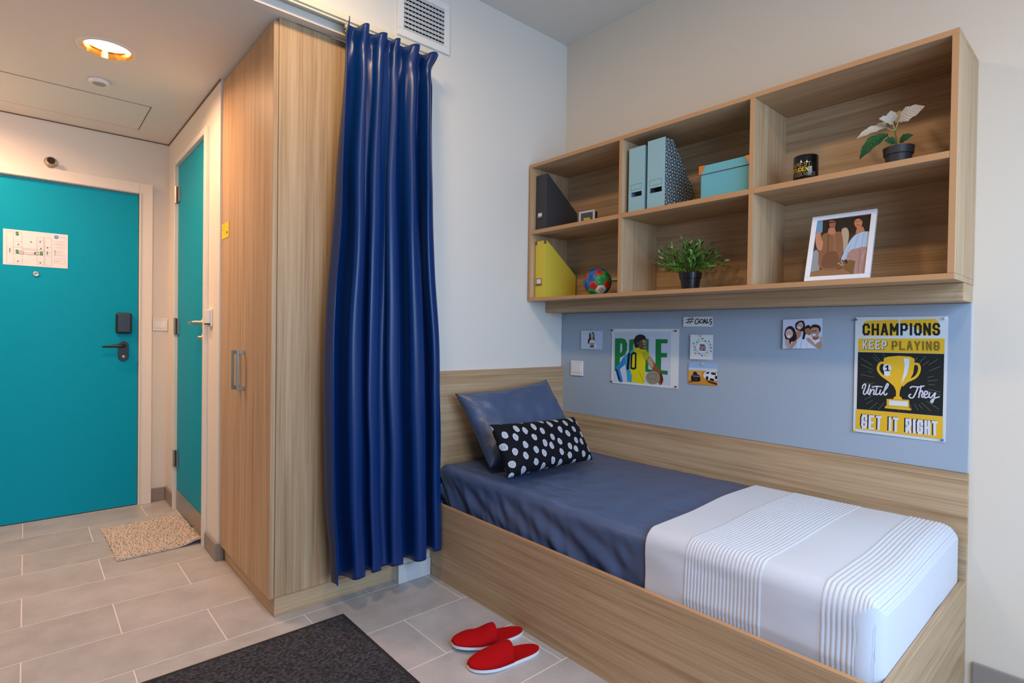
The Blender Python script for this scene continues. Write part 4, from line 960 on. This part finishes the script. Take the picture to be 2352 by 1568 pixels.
HATCH = mat('crosshatch_card', (190, 200, 204), 0.6); t = N(HATCH)
tc = t.n('ShaderNodeTexCoord'); sx_ = t.n('ShaderNodeSeparateXYZ'); t.l(tc.outputs['Object'], sx_.inputs[0])
ndis = t.n('ShaderNodeTexNoise', Scale=9.0, Detail=2.0); t.l(tc.outputs['Object'], ndis.inputs['Vector'])
acc = None
for (a, b, fq, th_) in ((1, 0, 62, .34), (0, 1, 66, .34), (0.55, 0.83, 70, .36), (0.55, -0.83, 74, .36), (0.85, 0.5, 45, .28)):
    v_ = t.math('ADD', t.math('MULTIPLY', sx_.outputs['X'], a*fq), t.math('MULTIPLY', sx_.outputs['Z'], b*fq))
    v_ = t.math('ADD', v_, t.math('MULTIPLY', ndis.outputs['Fac'], 0.9))
    q_ = t.math('LESS_THAN', t.math('FRACT', v_), th_*0.62)
    acc = q_ if acc is None else t.math('MAXIMUM', acc, q_)
t.l(t.ramp(acc, [(0.0, lin((196, 208, 212))), (1.0, lin((34, 44, 52)))]), t.b.inputs['Base Color'])
magfile('plain pale teal magazine file next to the shelf divider', -0.672, -0.760, ZU, 0.302, 0.25, -0.277, TL1, TL1, 'slot', hb=0.11)
magfile('pale teal magazine file with black crosshatched side', -0.776, -0.868, ZU, 0.312, 0.25, -0.277, TL1, HATCH, 'slot', hb=0.11, flat=0.05)
# storage box with lid
bx = root('storage_box', (-0.14, -1.145, ZU), 'turquoise storage box with copper corner caps on the upper shelf', 'box')
TQ = mat('turquoise_card', (104, 182, 196), 0.6)
B(-0.262, -0.022, -1.254, -1.036, ZU, ZU+0.108).build('body', TQ, bx, bevel=0.002)
ld = B(-0.268, -0.018, -1.2605, -1.030, ZU+0.1085, ZU+0.143).build('lid', TQ, bx, bevel=0.002)
B(-0.2684, -0.2675, -1.2605, -1.030, ZU+0.1085, ZU+0.1105).build('lid_edge', mat('pale_edge', (200, 176, 150), 0.6), ld)
COP = mat('copper_corner', (214, 132, 66), 0.35, 0.6)
for (ya, sgn) in ((-1.030, -1), (-1.2605, 1)):
    for xa in (-0.268, -0.018):
        sx2 = 1 if xa < -0.1 else -1
        c_ = MB().prism([(xa-0.0008*sx2, ya, ZU+0.109), (xa-0.0008*sx2, ya+sgn*0.012, ZU+0.109), (xa-0.0008*sx2, ya+sgn*0.03, ZU+0.1436), (xa-0.0008*sx2, ya, ZU+0.1436)], (0.001*sx2, 0, 0))
        c_.prism([(xa, ya-sgn*0.0008, ZU+0.109), (xa+sx2*0.012, ya-sgn*0.0008, ZU+0.109), (xa+sx2*0.03, ya-sgn*0.0008, ZU+0.1436), (xa, ya-sgn*0.0008, ZU+0.1436)], (0, sgn*0.001, 0))
        c_.prism([(xa, ya, ZU+0.1432), (xa+sx2*0.03, ya, ZU+0.1432), (xa, ya+sgn*0.03, ZU+0.1432)], (0, 0, 0.001))
        co = c_.build('corner_cap', COP, ld)
        if xa < -0.1: MB().lathe([(0.0028, 0), (0.0022, -0.0014)], (xa-0.0008, ya+sgn*0.0105, ZU+0.131), 12, axis=0).build('rivet', CHROME, ld) if 0 else None
# small clock
ck = root('desk_clock', (-0.226, -0.383, ZU), 'small grey digital clock on the upper shelf', 'clock', rot=(0, 0, 0.10))
B(-0.014, 0.016, -0.046, 0.046, 0.0, 0.060).build('body', BLACK, ck, bevel=0.006, local=True)
f = MB().box(-0.020, -0.012, -0.049, 0.049, 0.0, 0.010).box(-0.020, -0.012, -0.049, 0.049, 0.053, 0.063).box(-0.020, -0.012, -0.049, -0.038, 0.010, 0.053).box(-0.020, -0.012, 0.038, 0.049, 0.010, 0.053)
f.build('bezel', mat('silver_plastic', (196, 196, 198), 0.35), ck, bevel=0.002, local=True)
B(-0.0165, -0.0142, -0.038, 0.038, 0.010, 0.053).build('screen', mat('dark_lcd', (70, 74, 66), 0.25), ck, local=True)
B(-0.0169, -0.0166, -0.020, 0.020, 0.016, 0.028).build('display_strip', mat('amber_lcd', (196, 160, 70), 0.4), ck, local=True)

# football with separate panels
br_ = 0.074; bc = Vector((-0.165, -0.398, ZLo+br_))
ball = root('ball', (bc.x, bc.y, ZLo), 'small blue red and green ball on the lower shelf beside the yellow file', 'ball')
ph_ = (1+5**.5)/2
iv = [Vector(p).normalized() for p in [(0, s1, s2*ph_) for s1 in (-1, 1) for s2 in (-1, 1)]+[(s1, s2*ph_, 0) for s1 in (-1, 1) for s2 in (-1, 1)]+[(s2*ph_, 0, s1) for s1 in (-1, 1) for s2 in (-1, 1)]]
el = min((iv[0]-q).length for q in iv[1:])
nb = {i: [j for j in range(12) if j != i and abs((iv[i]-iv[j]).length-el) < 1e-3] for i in range(12)}
def tv(i, j): return (iv[i]*2+iv[j])/3
polys = []
for i in range(12):
    ax = iv[i]; e1 = (iv[nb[i][0]]-ax*iv[nb[i][0]].dot(ax)).normalized(); e2 = ax.cross(e1)
    o_ = sorted(nb[i], key=lambda j: math.atan2(iv[j].dot(e2), iv[j].dot(e1))); polys.append([tv(i, j) for j in o_])
fcs = [(i, j, k) for i in range(12) for j in nb[i] for k in nb[i] if i < j < k and k in nb[j]]
for (i, j, k) in fcs: polys.append([tv(i, j), tv(j, i), tv(j, k), tv(k, j), tv(k, i), tv(i, k)])
pc = [(214, 56, 40), (40, 168, 84), (24, 104, 176)]
RB = Matrix.Rotation(0.5, 3, 'Z') @ Matrix.Rotation(0.35, 3, 'X') @ Matrix.Rotation(0.2, 3, 'Y')
INK = mat('ball_ink', (16, 18, 26), 0.6)
for n_, pl_ in enumerate(polys):
    pv = [RB @ p for p in pl_]; c_ = sum(pv, Vector())/len(pv); N_ = len(pv)
    if n_ < 12: cm = pc[0] if n_ % 3 else pc[1]
    else: cm = pc[2] if n_ % 4 else pc[1]
    if n_ == 15: cm = (232, 232, 232)
    m = MB(); rings = [1.0, 0.93, 0.6]; vs = []
    for ri, sc in enumerate(rings):
        rad = br_*(0.985 if ri == 0 else 1.0)
        for q in range(N_):
            for hh in (0, 0.5):
                p = pv[q].lerp(pv[(q+1) % N_], hh); p = c_.lerp(p, sc); vs.append(p.normalized()*rad)
    vs.append(c_.normalized()*br_); K2 = 2*N_
    fs = [(r_*K2+q, r_*K2+(q+1) % K2, (r_+1)*K2+(q+1) % K2, (r_+1)*K2+q) for r_ in (0, 1) for q in range(K2)]+[(2*K2+q, 2*K2+(q+1) % K2, 3*K2) for q in range(K2)]
    m.add([v_+bc for v_ in vs], fs, 0)
    nrm = c_.normalized(); e1 = (pv[0]-c_).normalized(); e2 = nrm.cross(e1).normalized()
    for q in range(4 if N_ == 6 else 3):
        y_ = (q-1.2)*0.0062; ln = 0.013 if q % 2 == 0 else 0.010
        st = [nrm*br_+e1*(-ln+2*ln*g_/5)+e2*y_ for g_ in range(6)]
        for p, q2 in zip(st, st[1:]):
            w2 = e2*0.0010
            m.add([x_.normalized()*(br_*1.004)+bc for x_ in (p-w2, q2-w2, q2+w2, p+w2)], [(0, 1, 2, 3)], 1)
    ob = m.build('panel', [mat('ball_%d_%d_%d' % cm, cm, 0.4), INK], ball, smooth=True, recalc=False)
cb = MB().tube([(-0.016, -0.37, ZLo+0.10), (-0.016, -0.42, ZLo+0.101), (-0.016, -0.62, ZLo+0.102)], 0.0055, 8).build('cable_cover', WHITE, None, smooth=True)
tag(cb, 'white cable running along the shelf back behind the ball', 'cable')

# plants
def pot(r, c, r0, r1, h, rim, m):
    x, y, z = c
    MB().lathe([(r0, 0), (lerp(r0, r1, 0.66), h*0.66), (lerp(r0, r1, .68)+rim, h*0.68), (r1+rim, h), (r1+rim-0.004, h), (r1+rim-0.005, h-0.012), (0.002, h-0.012)], c, 36).build('pot', m, r, smooth=False)
def leaf_mesh(base, tip, wid, up, curl=0.0, n=8, wave=0.0, shape=0.9, mi=0, fold=0.25, cross=2):
    base, tip, up = Vector(base), Vector(tip), Vector(up); d = tip-base; L = d.length; d.normalize()
    s = d.cross(up).normalized(); nn = s.cross(d)
    vs = []; uvs = []; k = 2*cross+1
    for i in range(n+1):
        t_ = i/n; w_ = wid*(math.sin(PI*t_**shape)**0.85 if 0 < t_ < 1 else 0)+0.0004
        w_ *= 1+wave*math.sin(t_*19)
        for j in range(k):
            q = (j-cross)/cross
            vs.append(base+d*L*t_+nn*(curl*L*math.sin(PI*t_)*1.0-curl*0.7*L*t_*t_+fold*w_*abs(q)+wave*0.4*w_*math.sin(t_*21+q*3)*abs(q))+s*w_*q); uvs.append((t_, q))
    fs = [(i*k+j, i*k+j+1, (i+1)*k+j+1, (i+1)*k+j) for i in range(n) for j in range(k-1)]
    return vs, fs, uvs
gp_ = root('potted_grass', (-0.165, -0.937, ZLo), 'bushy green artificial plant in a small black pot', 'plant')
PC = (-0.165, -0.937, ZLo); BP = mat('black_pot', (24, 25, 28), 0.32)
pot(gp_, PC, 0.036, 0.047, 0.082, 0.004, BP)
MB().lathe([(0.0465, 0.069), (0.046, 0.0705), (0.001, 0.072)], PC, 24).build('soil', mat('dark_soil', (44, 34, 26), 0.9), gp_)
GR = mat('green_leaf', (74, 128, 42), 0.5, 0, 0.4); t = N(GR)
gi = t.n('ShaderNodeNewGeometry'); t.l(t.ramp(gi.outputs['Random Per Island'], [(0.0, lin((30, 66, 26))), (0.45, lin((62, 116, 40))), (0.8, lin((112, 164, 62))), (1.0, lin((160, 196, 120)))]), t.b.inputs['Base Color'])
rnd = random.Random(11); top = Vector(PC)+Vector((0, 0, 0.074))
for i in range(52):
    a = 2*PI*i/52*7+rnd.uniform(-.3, .3); el = rnd.uniform(0.05, 1.45); L = rnd.uniform(0.115, 0.165)*(1.0 if el < 0.9 else 1.05)
    d = Vector((math.cos(a)*math.cos(el)*0.85, math.sin(a)*math.cos(el), math.sin(el)))
    p0 = top+Vector((math.cos(a), math.sin(a), 0))*0.02*rnd.random()
    pts = [p0+d*L*q+Vector((0, 0, 0.03))*math.sin(q*PI*0.6)*(1-math.sin(el)) for q in (0, .25, .5, .75, 1)]
    if min(p.x for p in pts) < -0.27: pass
    m = MB().tube(pts, [0.0012, 0.001, 0.001, 0.0008, 0.0005], 5)
    for k in range(12):
        q = 0.22+0.78*k/11; bi = min(int(q*4), 3); p = pts[bi].lerp(pts[bi+1], q*4-bi)
        ax = (pts[min(bi+1, 4)]-pts[bi]).normalized(); s = ax.orthogonal().normalized(); s.rotate(Matrix.Rotation(k*2.4+i, 3, ax))
        ld_ = (ax*0.8+s*rnd.uniform(.5, .9)).normalized(); ll = rnd.uniform(0.026, 0.042)*(1.15-0.4*q)
        tip = p+ld_*ll
        if tip.x > -0.012: tip.x = -0.012
        if tip.z < ZLo+0.03: tip.z = ZLo+0.03
        vs, fs, _ = leaf_mesh(p, tip, 0.0034, ax, 0.05, 3, cross=1); m.add(vs, fs)
    m.v = [(min(v_[0], -0.0095), v_[1], v_[2]) for v_ in m.v]
    m.build('sprig', GR, gp_, recalc=False, smooth=True)
# poinsettia
PB = (-0.168, -1.722, ZU)
ps = root('potted_poinsettia', PB, 'white poinsettia with green lower leaves in a dark grey pot', 'plant')
DG = mat('dark_grey_pot', (52, 54, 60), 0.5)
pot(ps, PB, 0.0345, 0.042, 0.078, 0.004, DG)
MB().lathe([(0.042, 0.065), (0.041, 0.0665), (0.001, 0.068)], PB, 24).build('soil', mat('dark_soil'), ps)
WLF = mat('white_bract', (226, 222, 210), 0.6, 0, 0.3)
GLF = mat('dark_green_leaf', (26, 92, 44), 0.5)
for m_ in (WLF, GLF):
    t = N(m_); uv = t.n('ShaderNodeUVMap'); sp_ = t.n('ShaderNodeSeparateXYZ'); t.l(uv.outputs[0], sp_.inputs[0])
    ve = t.math('SINE', t.math('MULTIPLY', t.math('SUBTRACT', t.math('MULTIPLY', sp_.outputs['X'], 8.0), t.math('MULTIPLY', t.math('ABSOLUTE', sp_.outputs['Y']), 2.2)), 2*PI))
    t.bump(ve, 0.5, 0.002)
    c0, c1 = (((196, 190, 182), (230, 226, 216)) if m_ is WLF else ((16, 66, 32), (34, 108, 52)))
    t.l(t.ramp(ve, [(0.0, lin(c0)), (0.35, lin(c1))]), t.b.inputs['Base Color'])
def pp(u, v, x): return un(u, v, 0, x)
st0 = Vector((PB[0], PB[1]+0.0, PB[2]+0.066)); fork = pp(2056, 300, PB[0])
MB().tube([st0, st0.lerp(fork, .5)+Vector((0, 0.002, 0)), fork], [0.0028, 0.0024, 0.0022], 8).build('stem', mat('green_stem', (96, 130, 60), 0.5), ps, smooth=True)
PALE = mat('pale_stem', (206, 206, 150), 0.5)
def bract(base, tip, wid, up, m_, curl=0.08, fold=0.2, wave=0.10, nm='leaf', shape=0.85, stem=True):
    base, tip = Vector(base), Vector(tip)
    vs, fs, uvs = leaf_mesh(base, tip, wid, up, curl, 16, wave, shape, fold=fold, cross=3)
    m = MB().add(vs, fs); lf = m.build(nm, m_, ps, smooth=True, recalc=False, uvs=uvs)
    if stem: MB().tube([fork if m_ is WLF else st0.lerp(fork, 0.25), base.lerp(fork if m_ is WLF else st0.lerp(fork, .25), .5)-Vector((0, 0, 0.004)), base+(tip-base)*0.05], 0.0013, 6).build('petiole', PALE if m_ is WLF else mat('green_stem'), lf, smooth=True)
bract(pp(2062, 277, -0.17), pp(2123, 243, -0.195), 0.024, (-0.95, -0.1, 0.15), WLF, 0.06)
bract(pp(2052, 284, -0.17), pp(2020, 272, -0.22), 0.020, (-0.9, -0.1, 0.4), WLF, 0.05)
bract(pp(2050, 280, -0.175), pp(2046, 254, -0.19), 0.017, (-1, 0, 0.1), WLF, 0.05)
bract(pp(2036, 291, -0.18), pp(1967, 316, -0.215), 0.020, (-0.75, -0.1, 0.6), WLF, 0.08)
bract(pp(2034, 289, -0.15), pp(2010, 284, -0.12), 0.012, (-0.4, 0.1, 1), WLF, 0.06)
bract(pp(2060, 282, -0.15), pp(2066, 252, -0.11), 0.013, (-1, 0, 0.2), mat('cream_bract', (196, 176, 110), 0.6), 0.05, stem=False)
bract(pp(2040, 307, -0.19), pp(1972, 362, -0.225), 0.024, (-0.85, -0.1, 0.45), GLF, 0.14)
bract(pp(2066, 327, -0.185), pp(2096, 309, -0.205), 0.015, (-0.95, 0, 0.3), GLF, 0.12, stem=False)
bract(pp(2056, 327, -0.19), pp(2032, 322, -0.215), 0.014, (-0.95, 0, 0.3), GLF, 0.10, stem=False)
# mug
MC = Vector((-0.195, -1.432, ZU)); mg = root('mug', MC, 'black mug with yellow and white lettering on the upper shelf', 'mug')
GB = mat('gloss_black_ceramic', (12, 12, 14), 0.12); mr_ = 0.0425; mh = 0.108
MB().lathe([(mr_-0.004, 0), (mr_, 0.003), (mr_, mh-0.002), (mr_-0.0015, mh), (mr_-0.003, mh-0.002), (mr_-0.004, 0.006), (0.001, 0.005)], tuple(MC), 48).build('body', GB, mg, smooth=True)
hp_ = [MC+Vector((0.6*q[0]*1.0, -0.0-0.8*q[0]*0, 0))*0+Vector((math.cos(0.9)*(mr_-0.002+q[0]), math.sin(0.9)*(mr_-0.002+q[0]), q[1])) for q in ((0, 0.078), (0.018, 0.08), (0.030, 0.065), (0.030, 0.04), (0.02, 0.024), (0, 0.022))]
MB().tube(hp_, 0.005, 10).build('handle', GB, mg, smooth=True)
vc = math.atan2(CAM.y-MC.y, CAM.x-MC.x)
def mugtext(word, z0, z1, ang0, ang1, tt, c, name):
    m = MB()
    for st in text_lines(word, 0.55):
        st2 = []
        for p, q in zip(st, st[1:]):
            for g_ in range(3): st2.append((lerp(p[0], q[0], g_/3), lerp(p[1], q[1], g_/3)))
        st2.append(st[-1]); W_ = (ang1-ang0)*mr_
        for qd in ribbon([(x*W_, lerp(z0, z1, y)) for x, y in st2], tt):
            m.add([MC+Vector((math.cos(vc+ang0+x/mr_)*(mr_+0.0004), math.sin(vc+ang0+x/mr_)*(mr_+0.0004), z)) for x, z in qd], [(0, 1, 2, 3)])
    m.build(name, mat('mug_ink_%d_%d_%d' % c, c, 0.4), mg, recalc=False)
# left of the mug as seen from the room is the +y side, so the angle runs clockwise from above
mugtext('UNINEST', 0.064, 0.078, -1.45, 0.35, 0.0017, (178, 150, 96), 'lettering')
mugtext('STUDENT', 0.046, 0.059, -1.35, 0.45, 0.0023, (240, 206, 40), 'lettering')
mugtext('RESIDENCES', 0.028, 0.041, -1.50, 0.80, 0.0015, (150, 128, 90), 'lettering')
# photo frame
Q = [(685, 310), (1230, 248), (1168, 845), (615, 872)]
fwd, fht = 0.212, 0.262
fo = Vector((-0.232, -1.449, ZLo)); lean = 0.30; fr_yaw = 0.02
fR = Vector((math.sin(fr_yaw), -math.cos(fr_yaw), 0)); fN = Vector((-math.cos(fr_yaw), -math.sin(fr_yaw), 0))
fU = Vector((0, 0, 1))*math.cos(lean)-fN*math.sin(lean); fN2 = fN*math.cos(lean)+Vector((0, 0, 1))*math.sin(lean)
fo = fo+Vector((0, 0, 0.0045))
pf = root('framed_photo', fo+fR*fwd/2, 'white framed photo of two women leaning on the lower shelf', 'photo frame')
FRW = mat('white_frame_paint', (228, 230, 238), 0.35)
def fb(x0, x1, y0, y1, n0, n1): return MB().prism([fo+fR*x+fU*y+fN2*n0 for x, y in ((x0, y0), (x1, y0), (x1, y1), (x0, y1))], fN2*(n1-n0))
bz = 0.017
for a in ((0, fwd, 0, bz), (0, fwd, fht-bz, fht), (0, bz, bz, fht-bz), (fwd-bz, fwd, bz, fht-bz)): fb(*a, -0.006, 0.008).build('frame_bar', FRW, pf, bevel=0.0012)
fb(bz, fwd-bz, bz, fht-bz, -0.005, 0.001).build('mount', mat('dark_card', (40, 32, 28), 0.6), pf)
MB().prism([fo+fR*(fwd*.5-0.02)+fU*0.19-fN2*0.006, fo+fR*(fwd*.5+0.02)+fU*0.19-fN2*0.006, Vector((-0.075, fo.y-fwd*.5-0.02, ZLo+0.001)), Vector((-0.075, fo.y-fwd*.5+0.02, ZLo+0.001))], (0.003, 0, 0)).build('easel_leg', mat('dark_card'), pf)
P = Print(fwd-2*bz, fht-2*bz, Q).poly(Q, (62, 42, 30)).poly([(685, 310), (740, 304), (738, 420), (672, 440)], (110, 150, 176)).poly([(740, 304), (1230, 248), (1215, 420), (735, 460)], (34, 24, 20))
P.blob([(640, 640), (690, 600), (710, 700), (705, 830), (625, 850)], (150, 150, 152)).poly([(620, 820), (1060, 720), (1050, 850), (615, 872)], (150, 108, 70))
P.blob([(720, 480), (770, 430), (860, 420), (940, 430), (960, 560), (920, 700), (880, 800), (720, 780), (700, 650)], (140, 96, 66)).poly([(790, 440), (805, 440), (800, 760), (780, 760)], (120, 80, 54)).poly([(850, 440), (862, 440), (880, 700), (866, 720)], (158, 112, 80)).blob([(760, 640), (880, 620), (900, 760), (740, 770)], (118, 78, 54)).blob([(930, 400), (980, 380), (1005, 440), (990, 560), (955, 640), (945, 500)], (186, 164, 142))
P.blob([(672, 440), (715, 420), (725, 480), (745, 520), (730, 600), (690, 590), (670, 520)], (196, 136, 106)).poly([(800, 380), (860, 375), (875, 430), (835, 450), (790, 430)], (190, 126, 96))
P.blob([(785, 340), (800, 290), (860, 280), (885, 330), (865, 345), (800, 350)], (20, 14, 14)).blob([(795, 318), (830, 305), (876, 318), (870, 360), (840, 384), (808, 366)], (160, 100, 76)).blob([(790, 400), (780, 340), (800, 300), (806, 360)], (18, 12, 12)).blob([(875, 320), (890, 350), (884, 400), (868, 365)], (18, 12, 12)).line([(805, 326), (870, 320)], 0.004, (24, 16, 16)).line([(828, 362), (856, 360)], 0.002, (120, 40, 36))
P.blob([(1050, 310), (1075, 275), (1120, 272), (1142, 310), (1140, 350), (1060, 350)], (24, 16, 14)).blob([(1058, 315), (1095, 290), (1135, 312), (1132, 360), (1095, 384), (1065, 362)], (196, 128, 92)).line([(1080, 355), (1108, 350)], 0.0026, (170, 40, 40)).line([(1066, 322), (1086, 318)], 0.002, (24, 16, 14)).line([(1104, 314), (1126, 312)], 0.002, (24, 16, 14))
P.poly([(1085, 380), (1145, 370), (1165, 420), (1070, 440)], (190, 124, 90)).blob([(1040, 480), (1090, 440), (1180, 420), (1206, 440), (1195, 580), (1090, 590), (1020, 610), (985, 690), (930, 700), (960, 620), (1000, 540)], (176, 198, 224)).line([(1100, 450), (1060, 600)], 0.0016, (130, 156, 190)).line([(1160, 430), (1130, 585)], 0.0016, (130, 156, 190)).line([(1020, 560), (960, 690)], 0.0016, (130, 156, 190))
P.blob([(1010, 620), (1080, 590), (1190, 580), (1185, 700), (1170, 845), (1060, 850), (1060, 760), (985, 700)], (170, 134, 124)).line([(1120, 600), (1100, 840)], 0.002, (136, 100, 92)).line([(1170, 610), (1140, 700)], 0.0018, (210, 180, 170)).blob([(880, 760), (920, 700), (970, 720), (960, 770), (900, 800)], (120, 84, 60)).poly([(1010, 700), (1075, 715), (1050, 845), (960, 790)], (126, 88, 50))
P.line([(900, 730), (940, 760)], 0.002, (210, 190, 160)).line([(930, 710), (955, 760)], 0.002, (210, 190, 160))
P.build(pf, lambda x, y, n: fo+fR*(bz+x)+fU*(bz+y)+fN2*(0.0012+n), 'photo')

# ------------------------------------------------------------------ room ceiling lamps (above the frame of the photograph)
def ceiling_lamp(x, y, label):
    q = root('ceiling_lamp', (x, y, HC-0.06), label, 'lamp', 'ceiling lamps')
    MB().lathe([(0.15, -0.02), (0.155, -0.0005)], (x, y, HC), 40).build('base', WHITE, q, smooth=False)
    MB().lathe([(0.02, -0.060), (0.10, -0.056), (0.138, -0.040), (0.145, -0.0205)], (x, y, HC), 40).build('shade', mat('lit_diffuser'), q, smooth=True)
    area('lamp_light', (x, y, HC-0.066), (0, 0, 0), 0.28, 1, LAMP_POWER, (1.0, 0.63, 0.33), 'DISK')
ceiling_lamp(-1.75, -0.65, 'round flush ceiling lamp in front of the bulkhead')
ceiling_lamp(-1.75, -2.35, 'round flush ceiling lamp beside the window wall')
